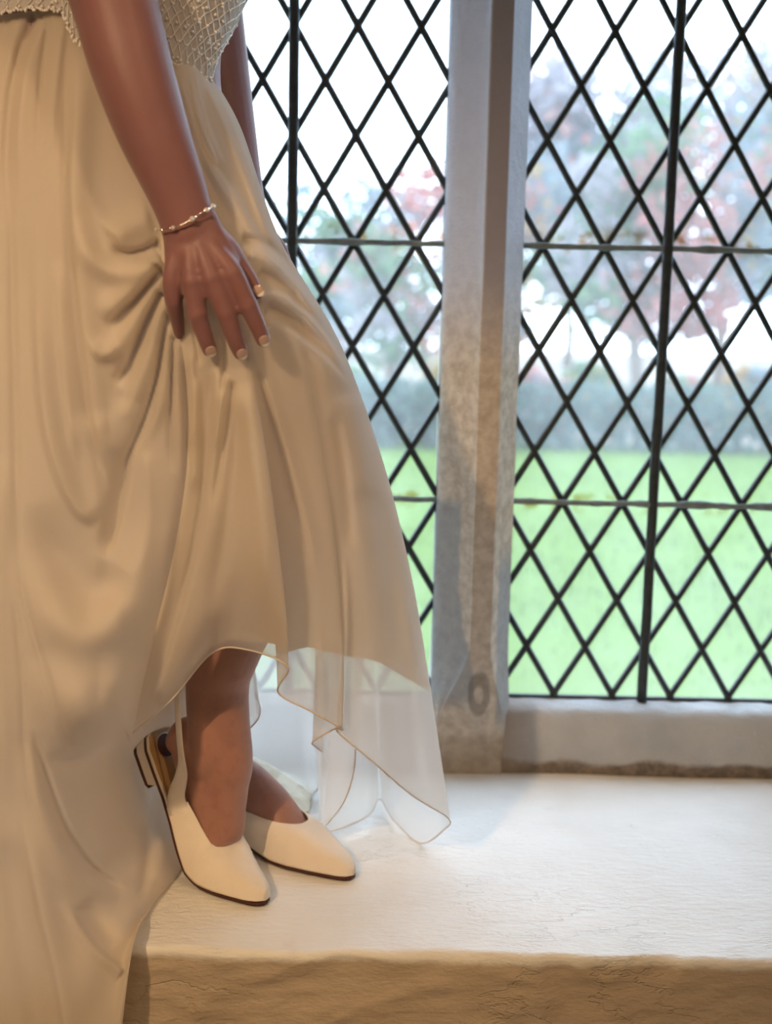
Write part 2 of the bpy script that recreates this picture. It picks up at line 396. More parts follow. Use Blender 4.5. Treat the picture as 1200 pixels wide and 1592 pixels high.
zs = np.concatenate([np.linspace(-.01, .45, 130), np.linspace(.46, HEAD + .02, 150)]); v = []
for z in zs:
    groove = 0
    for zj, amp in ((.407, .003), (.0555, .003)):
        pass
    for (x, y) in mull_profile(z):
        zj1 = .408 + .010 * ((x - MUL_X) / .05) ** 2 - .012; zj2 = .066 + .018 * ((x - MUL_X) / .05) ** 2
        g = .0030 * math.exp(-((z - zj1) / .0022) ** 2) + .0028 * math.exp(-((z - zj2) / .0025) ** 2)
        q = mnoise.noise(Vector((x * 20, y * 20, z * 10))); q2 = mnoise.noise(Vector((x * 70, y * 70, z * 60)))
        rough = .0016 if z < .75 else .0008
        v.append((x + rough * q * .6, y + rough * q + .0005 * q2 + g, z))
mo = mesh_obj('trim_4', v, grid_faces(len(zs), len(mull_profile(.5))), M['mullion'], smooth=True, kind='structure',
              label='chamfered stone mullion between the two leaded lights, grey above and beige below')
try:
    mo.data.set_sharp_from_angle(angle=math.radians(28))
except Exception: pass

# ------------------------------------------------------------------ structure: leaded lights
PA, PB = .0906, .1516              # diamond width and height
ZN = .7905; Z0, Z1 = .100, HEAD
def clip_poly(P, x0, x1, z0, z1):
    def cl(P, ax, v, keep_less):
        out = []
        for i in range(len(P)):
            a, b_ = P[i], P[(i + 1) % len(P)]
            ia = (a[ax] <= v) == keep_less or a[ax] == v; ib = (b_[ax] <= v) == keep_less or b_[ax] == v
            if ia: out.append(a)
            if ia != ib:
                t = (v - a[ax]) / (b_[ax] - a[ax]); out.append((a[0] + t * (b_[0] - a[0]), a[1] + t * (b_[1] - a[1])))
        return out
    for ax, v, k in ((0, x1, True), (0, x0, False), (1, z1, True), (1, z0, False)):
        if len(P) < 3: return []
        P = cl(P, ax, v, k)
    return P
def bar_geo(p, q, hw, hy, y, b):
    """lead strip with a rounded face from p to q (x, z)."""
    p = np.array(p); q = np.array(q); d = (q - p) / np.linalg.norm(q - p); n = np.array([-d[1], d[0]])
    sec = [(-hw, hy * .25), (-hw * .65, -hy * .8), (0, -hy), (hw * .65, -hy * .8), (hw, hy * .25), (hw * .65, hy * .8), (0, hy), (-hw * .65, hy * .8)]
    v = []
    for e in (p, q):
        for (s, yy) in sec: v.append((e[0] + n[0] * s, y + yy, e[1] + n[1] * s))
    f = [(i, (i + 1) % 8, 8 + (i + 1) % 8, 8 + i) for i in range(8)] + [tuple(range(8))[::-1], tuple(range(8, 16))]
    b.add(v, f)
full_pane = None
def leaded_light(name, xc, x0, x1, label):
    global full_pane
    root = empty(name, (xc, GLASS_Y, Z0), kind='structure', label=label)
    off = Vector((xc, GLASS_Y, Z0))
    def put(b, nm, mat, **p):
        b.v = [(a - off[0], c - off[1], d - off[2]) for a, c, d in b.v]; return b.build(nm, mat, root, **p)
    mz = int((Z1 - ZN) / PB) + 2; m0 = int((Z0 - ZN) / PB) - 2
    joints = []
    for h in (0, 1):
        for i in range(-4, 5):
            for j in range(m0, mz):
                cx = xc + (i + .5 * h) * PA; cz = ZN + (j + .5 * h) * PB
                if x0 - .002 < cx < x1 + .002 and Z0 < cz < Z1: joints.append((cx, cz))
                # pane centred between nodes: right of node
                px, pz = cx + PA / 2, cz
                e = .0015
                P = [(px - PA / 2 + e, pz), (px, pz - PB / 2 + e), (px + PA / 2 - e, pz), (px, pz + PB / 2 - e)]
                Q = clip_poly(P, x0, x1, Z0, Z1)
                if len(Q) < 3: continue
                A = abs(sum(Q[k][0] * Q[(k + 1) % len(Q)][1] - Q[(k + 1) % len(Q)][0] * Q[k][1] for k in range(len(Q)))) / 2
                if A < 1.2e-4: continue
                isfull = abs(A - (PA - 2 * e) * (PB - 2 * e) / 2) < 1e-5
                if isfull and full_pane is not None:
                    o = bpy.data.objects.new('glass_pane', full_pane); COL.objects.link(o); o.parent = root
                else:
                    n = len(Q); v = [(a - px, -.0012, c - pz) for a, c in Q] + [(a - px, .0012, c - pz) for a, c in Q]
                    f = [tuple(range(n)), tuple(range(2 * n - 1, n - 1, -1))] + [(k, n + k, n + (k + 1) % n, (k + 1) % n) for k in range(n)]
                    o = mesh_obj('glass_pane', v, f, M['glass'], root, smooth=False)
                    if isfull: full_pane = o.data
                o.location = (px - xc, 0, pz - Z0)
                o.rotation_euler = (random.uniform(-.012, .012), 0, random.uniform(-.012, .012))
    # diagonal cames
    for s in (1, -1):
        for k in range(-30, 31):
            # line z = ZN + s*PB/PA*(x-xc) + k*PB
            a, b2 = (x0, ZN + s * PB / PA * (x0 - xc) + k * PB), (x1, ZN + s * PB / PA * (x1 - xc) + k * PB)
            if max(a[1], b2[1]) <= Z0 or min(a[1], b2[1]) >= Z1: continue
            (xa, za), (xb, zb) = a, b2
            def at(z): return xa + (z - za) * (xb - xa) / (zb - za)
            pts = []
            for (x, z) in (a, b2):
                if z < Z0: pts.append((at(Z0), Z0))
                elif z > Z1: pts.append((at(Z1), Z1))
                else: pts.append((x, z))
            if np.linalg.norm(np.array(pts[0]) - np.array(pts[1])) < .02: continue
            b = MB(); bar_geo(pts[0], pts[1], .0051, .0036, GLASS_Y + (.0006 if s > 0 else -.0006), b); put(b, 'lead_came', M['lead'])
    b = MB()
    for (a, c) in ((x0, x0), (x1, x1)): bar_geo((a, Z0), (a, Z1), .004, .0035, GLASS_Y, b)
    bar_geo((x0, Z0 + .003), (x1, Z0 + .003), .004, .0035, GLASS_Y, b)
    put(b, 'border_came', M['lead'])
    b = MB()
    for (x, z) in joints:
        r = .0058 * random.uniform(.85, 1.2); b.ball((x, GLASS_Y - .0005, z), r, 6, 4, 0, (1, .72, 1.35))
    put(b, 'solder_joints', M['lead'], smooth=True, kind='stuff')
    # stay bar on the outside, saddle bars across
    b = MB(); n = 60; pts = []; rr = []
    for i in range(n):
        z = Z0 + (Z1 - Z0) * i / (n - 1); pts.append((xc + .0012 * mnoise.noise(Vector((z * 9, xc, 0))), GLASS_Y - .0085, z)); rr.append(.0078 + .0009 * mnoise.noise(Vector((z * 40, xc, 3))))
    b.tube(pts, rr, 8); put(b, 'stay_bar', M['iron'], smooth=True)
    for zz in (ZN - 2.5 * PB, ZN, ZN + 2.5 * PB, ZN + 5 * PB):
        b = MB(); pts = []; rr = []
        for i in range(80):
            x = x0 - .004 + (x1 - x0 + .008) * i / 79; lump = max(0, mnoise.noise(Vector((x * 40, zz, 1))))
            pts.append((x, GLASS_Y - .009, zz + .001 * mnoise.noise(Vector((x * 30, zz, 0))))); rr.append(.0043 + .004 * lump)
        b.tube(pts, rr, 7); put(b, 'saddle_bar', M['saddle'], smooth=True)
    return root
leaded_light('window_1', -.146, JL, .079, 'diamond-leaded window light left of the stone mullion, beside the bride')
leaded_light('window_2', .4035, .188, JR, 'diamond-leaded window light right of the stone mullion, overlooking the lawn')

# ------------------------------------------------------------------ garden beyond the glass
GZ = -.75
n = 40; v = []
for j, y in enumerate(np.linspace(2.06, 34, n)):
    for x in np.linspace(-22, 22, n):
        v.append((x, y, GZ + .05 * mnoise.noise(Vector((x * .3, y * .3, 0))) * min(1, (y - 2) / 4)))
mesh_obj('ground', v, grid_faces(n, n), M['lawn'], kind='structure', label='green lawn outside the window')
b = MB()
for i in range(9000):
    y = 2.3 + 9.6 * random.random(); x = random.uniform(-.8, 1) * (y * .42) + .3; h = random.uniform(.03, .07); a = random.uniform(0, math.pi)
    dx, dy = .006 * math.cos(a), .006 * math.sin(a)
    b.add([(x - dx, y - dy, GZ - .03), (x + dx, y + dy, GZ - .03), (x + random.uniform(-.02, .02), y + random.uniform(-.02, .02), GZ + h)], [(0, 1, 2)])
b.build('grass', M['grass'], kind='stuff', label='short grass blades on the lawn outside the window', category='grass')

def leaf_cloud(b, c, r, n, size, sc=(1, 1, .8), shell=.5):
    for _ in range(n):
        d = rng.normal(size=3); d /= np.linalg.norm(d); rad = r * (shell + (1 - shell) * rng.rand()) * (1 + .25 * mnoise.noise(V(d * 2.2 + np.array(c))))
        p = np.array(c) + d * rad * np.array(sc)
        u = rng.normal(size=3); u /= np.linalg.norm(u); q = np.cross(u, rng.normal(size=3)); q /= np.linalg.norm(q); s = size * rng.uniform(.6, 1.3)
        b.add([p - u * s, p + q * s * .5, p + u * s, p - q * s * .5], [(0, 1, 2, 3)])
def tree(px, Y, top, r, fols, label, lean=0, n=2600, clumps=13):
    base = atY(px, 600, Y); x = base[0]
    root = empty('tree', (x, Y, GZ), label=label, category='tree', group='trees beyond the hedge')
    b = MB(); pts = []; th = top - GZ
    for i in range(9):
        t = i / 8; pts.append((lean * t * t + .05 * math.sin(i * 1.7), .05 * math.cos(i), t * th * .75))
    b.tube(pts, [.11 * (1 - .7 * i / 8) for i in range(9)], 8)
    for k in range(6):
        s = pts[3 + k % 4]; a = k * 1.1; e = (s[0] + r * .6 * math.cos(a), s[1] + r * .6 * math.sin(a), s[2] + r * .5)
        b.tube([s, ((s[0] + e[0]) / 2, (s[1] + e[1]) / 2, (s[2] + e[2]) / 2 + .1), e], [.04, .028, .012], 6)
    b.build('trunk', M['bark'], root, smooth=True)
    for fi, (mat, frac) in enumerate(fols):
        b = MB()
        for k in range(clumps):
            a = rng.rand() * 6.28; rr = r * rng.uniform(.15, .75)
            leaf_cloud(b, (lean + rr * math.cos(a), rr * math.sin(a), th - r * .9 + r * rng.uniform(-.9, .75)), r * rng.uniform(.25, .5), int(n * frac / clumps), .085 * max(1, Y / 16))
        b.build('foliage', mat, root)
    return root
L_pink = leaf_mat('salmon_leaves', (.42, .14, .12), (.40, .24, .21)); L_gold = leaf_mat('golden_leaves', (.38, .28, .08), (.38, .22, .11))
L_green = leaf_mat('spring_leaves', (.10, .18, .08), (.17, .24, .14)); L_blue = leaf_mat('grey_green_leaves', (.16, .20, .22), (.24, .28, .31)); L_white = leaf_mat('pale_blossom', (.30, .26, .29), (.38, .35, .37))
tree(985, 17.2, 3.1, 1.5, [(L_pink, .35), (L_green, .3), (L_white, .35)], 'salmon and green leaved tree beyond the hedge, nearest the stay bar', n=4600)
tree(1340, 15, 4.0, 1.72, [(L_blue, .4), (L_pink, .25), (L_green, .3)], 'tall grey-green tree beyond the hedge at the right edge', n=5200)
tree(745, 19.5, 2.8, 1.6, [(L_pink, .3), (L_gold, .25), (L_blue, .35)], 'golden and pink leaved tree beyond the hedge, behind the mullion')
tree(610, 16, 1.5, .9, [(L_pink, .15), (L_white, .3), (L_green, .35)], 'small pale pink blossom tree beyond the hedge, left of the mullion', n=1400)
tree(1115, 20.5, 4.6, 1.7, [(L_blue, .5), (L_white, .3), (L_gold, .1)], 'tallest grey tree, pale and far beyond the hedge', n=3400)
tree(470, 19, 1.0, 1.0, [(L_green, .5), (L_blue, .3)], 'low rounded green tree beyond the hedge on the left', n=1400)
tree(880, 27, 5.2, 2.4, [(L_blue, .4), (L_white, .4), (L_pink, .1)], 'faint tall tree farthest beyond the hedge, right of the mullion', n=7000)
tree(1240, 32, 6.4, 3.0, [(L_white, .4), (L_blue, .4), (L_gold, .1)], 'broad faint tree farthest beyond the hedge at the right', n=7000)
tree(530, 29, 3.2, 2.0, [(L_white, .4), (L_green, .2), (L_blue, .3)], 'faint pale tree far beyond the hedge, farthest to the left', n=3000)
def shrub(px, Y, r, mats, label):
    x = atY(px, 600, Y)[0]; root = empty('shrub', (x, Y, GZ), label=label, category='shrub', group='shrubs behind the hedge')
    for mat in mats:
        b = MB()
        for k in range(5): leaf_cloud(b, (rng.uniform(-.4, .4) * r, rng.uniform(-.2, .2) * r, r * rng.uniform(.3, 1.1)), r * .62, 330, .08)
        b.build('foliage', mat, root)
    b = MB()
    for k in range(5): b.tube([(0, 0, -.05), (.15 * (k - 2), .05, r * .5), (.3 * (k - 2) * r, 0, r)], [.03, .02, .01], 5)
    b.build('stem', M['bark'], root)
SH = [(560, [L_blue, L_green], 'grey-green shrub behind the hedge left of the mullion'), (700, [L_gold, L_green], 'golden green shrub behind the hedge beside the mullion'),
      (835, [L_pink, L_white], 'pale salmon shrub behind the hedge just right of the mullion'), (930, [L_green, L_gold], 'yellow-green shrub behind the hedge left of the stay bar'),
      (1065, [L_pink, L_green], 'salmon and green shrub behind the hedge right of the stay bar'), (1190, [L_gold, L_blue], 'yellow and grey shrub behind the hedge at the right edge'), (395, [L_green, L_white], 'pale green shrub behind the hedge at the far left')]
for px, mats, lab in SH: shrub(px, {835: 13.5, 930: 14.5, 1065: 13.5, 1190: 14.6, 700: 14.8}.get(px, 13.5), .46, mats, lab)
for i, (pa, pb, lab) in enumerate(((380, 760, 'clipped dark hedge across the lawn seen left of the mullion'), (770, 1330, 'clipped dark hedge across the lawn seen right of the mullion'))):
    xa, xb = atY(pa, 620, 12.4)[0], atY(pb, 620, 12.4)[0]
    root = empty('hedge', ((xa + xb) / 2, 12.4, GZ), label=lab, category='hedge')
    b = MB()
    for _ in range(2600):
        p = np.array([rng.uniform(xa - root.location[0], xb - root.location[0]), rng.uniform(-.3, .3), rng.uniform(0, .62) + .04 * rng.rand()])
        u = rng.normal(size=3); u /= np.linalg.norm(u); q = np.cross(u, rng.normal(size=3)); q /= np.linalg.norm(q); s = .05
        b.add([p - u * s, p + q * s * .6, p + u * s, p - q * s * .6], [(0, 1, 2, 3)])
    b.build('foliage', M['hedge'], root)
    b = MB()
    for k in range(14):
        x = (xa - xb) / 2 + (xb - xa) * (k + .5) / 14; b.tube([(x, 0, 0), (x + .03, .02, .3), (x - .02, 0, .55)], [.03, .02, .008], 5)
    b.build('stem', M['bark'], root)

# ================================================================== the bride
PERSON = empty('person', (-.25, 1.47, 0), category='person',
    label='person in a long ivory chiffon wedding dress on the ledge, near heel raised')
bpy.context.view_layer.update()
PO = Vector(PERSON.location)
def adopt(o, parent=PERSON):
    """parent while keeping the world-space vertices."""
    o.parent = parent
    if parent == PERSON: o.matrix_parent_inverse = Matrix.Translation(-PO)
    return o
# ------------------------------------------------------------------ foot frames (shared by feet and shoes)
SHOE_L = .268
class Foot:
    """centreline frame along the sole: toe tip to heel, bent at the ball of the foot."""
    def __init__(s, tip_px, yaw, yaw2, beta, scale, side):
        s.T = atZ(tip_px[0], tip_px[1], .004); s.k = scale; s.side = side
        xs_ = np.linspace(0, .32, 640); dx = xs_[1]
        th = math.radians(beta) * sstep(xs_, .040, .155)
        if beta < 20: th = math.radians(beta) * sstep(xs_, .08, .13) - math.radians(beta * .9) * sstep(xs_, .18, .23)
        yw = np.radians(yaw) + math.radians(yaw2 - yaw) * sstep(xs_, .05, .14)
        D = np.stack([-np.cos(yw) * np.cos(th), -np.sin(yw) * np.cos(th), np.sin(th)], 1)
        s.P = s.T + np.concatenate([[[0, 0, 0]], np.cumsum(D[:-1] * dx * scale, 0)])
        s.L = np.stack([-np.sin(yw), np.cos(yw), 0 * yw], 1)
        s.N = np.stack([np.cos(yw) * np.sin(th), np.sin(yw) * np.sin(th), np.cos(th)], 1)
        s.xs = xs_; s.lat = s.L[-1]
    def __call__(s, Q):
        Q = np.asarray(Q, float); x = Q[..., 0]
        g = lambda A_: np.stack([np.interp(x, s.xs, A_[:, k]) for k in range(3)], -1)
        y = Q[..., 1] + s.side * .008 * (1 - np.clip(x / .13, 0, 1)) ** 2
        return g(s.P) + g(s.L) * (y * s.k)[..., None] + g(s.N) * (Q[..., 2] * s.k)[..., None]
NEAR = Foot((402, 1408), -52, -28, 66, 1.10, 1)
FAR = Foot((556, 1361), -36, -36, 12, 1.08, -1)
def shoe_w(x):
    return np.interp(x, [0, .004, .015, .03, .05, .075, .10, .13, .16, .19, .22, .245, .258, .268],
                        [.000, .0075, .0135, .0195, .0265, .0335, .036, .033, .028, .0255, .0265, .0265, .021, .0])

# ------------------------------------------------------------------ body: lofted limbs, fused by voxel remesh
BM = MB()
def limb(pts, rad, side=(1, 0, 0), n=20, sub=6):
    P = np.array(pts, float); R = np.array([(r, r) if np.isscalar(r) else r for r in rad], float)
    t = np.linspace(0, len(P) - 1, (len(P) - 1) * sub + 1); P = catmull(P, t); R = np.maximum(catmull(R, t), .002)
    sd = np.array(side, float); N = len(P); v = []; f = []
    # rounded ends
    T0 = P[0] - P[1]; T0 /= np.linalg.norm(T0); T1 = P[-1] - P[-2]; T1 /= np.linalg.norm(T1)
    k0 = [(P[0] + T0 * R[0].min() * math.sin(a), R[0] * math.cos(a)) for a in (1.35, 1.0, .6, .3)]
    k1 = [(P[-1] + T1 * R[-1].min() * math.sin(a), R[-1] * math.cos(a)) for a in (.3, .6, 1.0, 1.35)]
    PP = [k[0] for k in k0] + list(P) + [k[0] for k in k1]; RR = [k[1] for k in k0] + list(R) + [k[1] for k in k1]
    PP = np.array(PP); RR = np.array(RR)
    for i in range(len(PP)):
        a = PP[max(i - 1, 0)]; b = PP[min(i + 1, len(PP) - 1)]; T = (b - a) / np.linalg.norm(b - a)
        u = sd - T * np.dot(sd, T); u /= np.linalg.norm(u); q = np.cross(T, u)
        for k in range(n):
            an = 2 * math.pi * k / n; v.append(PP[i] + RR[i][0] * u * math.cos(an) + RR[i][1] * q * math.sin(an))
    m = len(PP)
    for i in range(m - 1):
        for k in range(n): f.append((i * n + k, i * n + (k + 1) % n, (i + 1) * n + (k + 1) % n, (i + 1) * n + k))
    f += [tuple(range(n))[::-1], tuple((m - 1) * n + k for k in range(n))]
    BM.add(v, f)
def A(*L): return [atY(*p) for p in L]
ARM_Y = 1.262
# near arm
limb(A((40, -420, 1.40), (85, -220, 1.33), (150, -70, 1.28), (176, 0, 1.268), (203, 100, 1.258), (236, 200, 1.256), (272, 290, 1.254), (288, 335, 1.253), (296, 362, 1.252)),
     [.05, .046, .042, .0405, .0385, .0345, (.0290, .0255), (.0265, .0215), (.0268, .0195)], n=28)
def pr(px): return px * 1.25 / 2000
# palm
limb(A((286, 325, 1.254), (300, 365, 1.252), (309, 395, 1.250), (316, 420, 1.249), (322, 440, 1.250)),
     [(pr(42), .019), (pr(47), .0175), (pr(54), .0165), (pr(57), .014), (pr(50), .0105)], side=(1, 0, -.1), n=28)
# metacarpals and fingers: (points), radii
FY = 1.250
FING = {
 'index': ([(312, 360, 1.247), (344, 400, 1.241), (361, 426, 1.241), (385, 474, 1.244), (400, 507, 1.250), (409, 528, 1.256)], [.0080, .0092, .0108, .0096, .0086, .0077]),
 'middle': ([(303, 360, 1.246), (318, 402, 1.238), (329, 433, 1.237), (351, 486, 1.240), (364, 524, 1.247), (374, 548, 1.255)], [.0080, .0092, .0108, .0099, .0088, .0079]),
 'ring': ([(295, 360, 1.247), (296, 405, 1.239), (299, 438, 1.238), (307, 488, 1.240), (318, 522, 1.247), (326, 544, 1.254)], [.0080, .0090, .0105, .0095, .0085, .0076]),
 'little': ([(283, 360, 1.250), (271, 405, 1.245), (268, 438, 1.245), (270, 468, 1.249), (275, 495, 1.262), (279, 520, 1.276)], [.0080, .0088, .0098, .0088, .0074, .0055]),
 'thumb': ([(318, 355, 1.254), (350, 385, 1.258), (370, 412, 1.262), (385, 433, 1.263), (398, 455, 1.263)], [.012, .0125, .0105, .0092, .0078]),
}
for k, (p, r) in FING.items():
    limb(A(*p), r, side=(1, 0, 0), n=16, sub=5)
for k in ('index', 'middle', 'ring', 'little'):          # knuckles
    p = FING[k][0]
    for i, rr in ((2, .0112), (3, .0103)):
        c = atY(p[i][0], p[i][1], p[i][2] - .0006)
        BM.ball(c, rr if k != 'little' else rr * .87, 14, 10)
BM.ball(atY(262, 338, 1.250), .0085, 14, 10)
# far arm, hand resting under the lifted skirt
limb(A((230, -400, 1.60), (290, -180, 1.63), (322, 0, 1.63), (334, 90, 1.63), (352, 190, 1.61), (376, 300, 1.575), (392, 362, 1.545)),
     [.052, .046, .041, .040, .0345, .026, .0235], n=24)
limb(A((392, 360, 1.545), (402, 395, 1.535), (412, 440, 1.525)), [(.024, .017), (.035, .014), (.036, .011)], side=(1, 0, -.2))
for i, (dx, ln) in enumerate(((-28, 80), (-9, 95), (12, 92), (30, 75))):
    limb(A((412 + dx, 435, 1.525), (418 + dx, 435 + ln * .5, 1.515), (426 + dx, 435 + ln, 1.51)), [.0098, .009, .0075], n=12, sub=4)
limb(A((385, 385, 1.53), (405, 430, 1.50), (415, 465, 1.49)), [.011, .0098, .008], n=12, sub=4)
# torso, leaning towards the window
limb(A((150, 190, 1.475), (165, 120, 1.475), (205, 20, 1.47), (245, -90, 1.47), (265, -230, 1.475), (235, -380, 1.48)),
     [(.135, .125), (.145, .125), (.105, .100), (.100, .105), (.110, .125), (.095, .135)], side=(1, 0, .15), n=28)
limb(A((60, -400, 1.40), (200, -430, 1.48), (250, -395, 1.60)), [.055, .075, .055], side=(0, 0, 1), n=20)
limb(A((215, -420, 1.48), (232, -540, 1.47)), [.060, .052], n=18)
# legs
def lmb_leg(P, rad): limb(P, rad, n=26)
na = NEAR(np.array([.224, 0, .078])); nb = NEAR(np.array([.218, 0, .055]))
lmb_leg([atY(155, 175, 1.42), atY(320, 390, 1.425), atY(480, 615, 1.44), atY(455, 740, 1.47), atY(402, 880, 1.482), atY(350, 1015, 1.492), atY(338, 1070, 1.50), na, nb],
        [.082, .072, .054, .050, .049, .0415, .0385, .0375, .034])
limb([atY(338, 1065, 1.50), NEAR(np.array([.212, 0, .084])), NEAR(np.array([.186, 0, .068])), NEAR(np.array([.155, 0, .052])), NEAR(np.array([.118, 0, .030]))],
     [.0335, (.030, .033), (.0275, .033), (.026, .029), (.024, .020)], side=NEAR.lat, n=24)
fa = FAR(np.array([.222, 0, .115])); fb = FAR(np.array([.216, 0, .065]))
lmb_leg([atY(150, 190, 1.56), atY(260, 450, 1.58), atY(345, 690, 1.60), atY(335, 820, 1.625), atY(322, 960, 1.632), fa, fb],
        [.085, .074, .055, .050, .050, .032, .031])
for Fm, lift in ((NEAR, .0), (FAR, 0)):
    st = [(.030, .0125, .012, .0065), (.055, .0150, .0195, .0090), (.08, .0180, .0255, .0120), (.105, .0270, .0280, .0220), (.135, .0385, .0275, .0330), (.165, .0450, .0265, .0400), (.19, .0480, .0270, .0425), (.212, .0475, .0280, .0415), (.232, .042, .0260, .0355), (.245, .036, .0225, .0280)]
    if Fm is FAR: st = [(a, b_ - .10 * (b_ - .018) * (a > .09), c, d * (.88 if a > .09 else 1)) for a, b_, c, d in st]
    P = []; Rr = []
    for (x, z, ra, rb) in st:
        P.append(Fm(np.array([x, 0, z + .003 + lift * sstep(x, .12, .22)]))); Rr.append((ra, rb))
    limb(P, Rr, side=Fm.lat, n=26, sub=5)
    # ankle bones
    for sgn in (-1, 1): BM.ball(Fm(np.array([.215, sgn * .026, .082])), .0078, 12, 8)
    # achilles / heel
    limb([Fm(np.array([.242, 0, .030])), Fm(np.array([.244, 0, .055])), Fm(np.array([.236, 0, .090]))], [(.022, .0185), (.017, .014), (.015, .013)], side=Fm.lat, n=18)
    # toes (hidden in the shoe, one lump would show at the throat: individual toes)
    for k in range(5):
        yy = (-.018 + .009 * k) * Fm.side
        limb([Fm(np.array([.085, yy, .015])), Fm(np.array([.050 - .004 * abs(k - 3), yy * .55, .012]))], [.0075, .0055], n=10, sub=3)
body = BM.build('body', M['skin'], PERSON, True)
adopt(body)
rm = body.modifiers.new('fuse', 'REMESH'); rm.mode = 'VOXEL'; rm.voxel_size = .0021; rm.use_smooth_shade = True
sm = body.modifiers.new('relax', 'SMOOTH'); sm.factor = .5; sm.iterations = 8
dg = bpy.context.evaluated_depsgraph_get(); ev = body.evaluated_get(dg)
me = bpy.data.meshes.new_from_object(ev); body.modifiers.clear(); body.data = me
me.materials.clear(); me.materials.append(M['skin']); me.polygons.foreach_set('use_smooth', [True] * len(me.polygons))
print('body verts', len(me.vertices))

# fingernails
def nail(p0, p1, r, wid, ln, parent):
    """p1: fingertip centre, p0: last joint; dorsal side faces the room."""
    T = p1 - p0; T /= np.linalg.norm(T); n = CAM - p1; n[2] += .25; n -= T * np.dot(n, T); n /= np.linalg.norm(n); s = np.cross(T, n)
    v = []; f = []; mi = []; nu, nv = 9, 12
    for j in range(nv):
        t = j / (nv - 1); hw = wid / 2 * (1 - .16 * abs(2 * t - .9) ** 3)
        end = 1 - .22 * 0
        for i in range(nu):
            u = -1 + 2 * i / (nu - 1); a = u * .85
            L = ln * t
            if t > .6: L -= ln * .22 * u * u * (t - .6) / .4
            if t < .3: L += ln * .16 * u * u * (.3 - t) / .3
            p = p1 + T * (L - ln * .58) + s * hw * math.sin(a) / math.sin(.85) + n * (r * (math.cos(a) * .30 + .70) + .0006 - .0016 * t * t)
            v.append(p)
    f = grid_faces(nv, nu)
    mi = [1 if (q // (nu - 1)) >= nv - 4 else 0 for q in range(len(f))]
    o = mesh_obj('fingernail', v, f, [M['nail'], M['niltip']], parent)
    o.data.polygons.foreach_set('material_index', mi)
    so = o.modifiers.new('t', 'SOLIDIFY'); so.thickness = .0007; so.offset = 0
    adopt(o); return o
for k in ('index', 'middle', 'ring'):
    p, r = FING[k]; nail(atY(*p[-2]), atY(*p[-1]), r[-1], .0105, .0125, PERSON)
p, r = FING['thumb']; nail(atY(*p[-2]) + 0, atY(403, 456, 1.2615), r[-1], .0095, .0120, PERSON)

# ------------------------------------------------------------------ dress sheets
def stroke_disp(XY, strokes):
    D = np.zeros(len(XY))
    for st in strokes:
        amp, wd, pts = st[0] * .00135, st[1], np.array(st[2], float); side = st[3] if len(st) > 3 else 0
        m = max(len(pts) * 5, 8); q = catmull(pts, np.linspace(0, len(pts) - 1, m))
        bx0, by0 = q.min(0) - wd * 3; bx1, by1 = q.max(0) + wd * 3
        idx = np.where((XY[:, 0] > bx0) & (XY[:, 0] < bx1) & (XY[:, 1] > by0) & (XY[:, 1] < by1))[0]
        if not len(idx): continue
        X = XY[idx]; best = np.full(len(X), 1e9); sg = np.zeros(len(X)); tt = np.zeros(len(X))
        for i in range(m - 1):
            a, b = q[i], q[i + 1]; d = b - a; L2 = (d ** 2).sum() + 1e-9
            t = np.clip(((X - a) @ d) / L2, 0, 1); c = a + t[:, None] * d; e = X - c; ds = np.hypot(e[:, 0], e[:, 1])
            s = -(d[0] * e[:, 1] - d[1] * e[:, 0]); k = ds < best
            best[k] = ds[k]; sg[k] = np.sign(s[k]); tt[k] = (i + t[k]) / (m - 1)
        ww = np.full(len(X), float(wd))
        if side: ww = np.where(sg * side > 0, max(wd * .28, 5.0), wd * 1.0)
        tp0, tp1 = (st[4] if len(st) > 4 else (.18, .22))
        tap = np.minimum(1, tt / tp0 if tp0 > 0 else 1) * np.minimum(1, (1 - tt) / tp1 if tp1 > 0 else 1)
        tap = tap * tap * (3 - 2 * tap)
        D[idx] += amp * np.exp(-(best / ww) ** 2) * tap
    return D

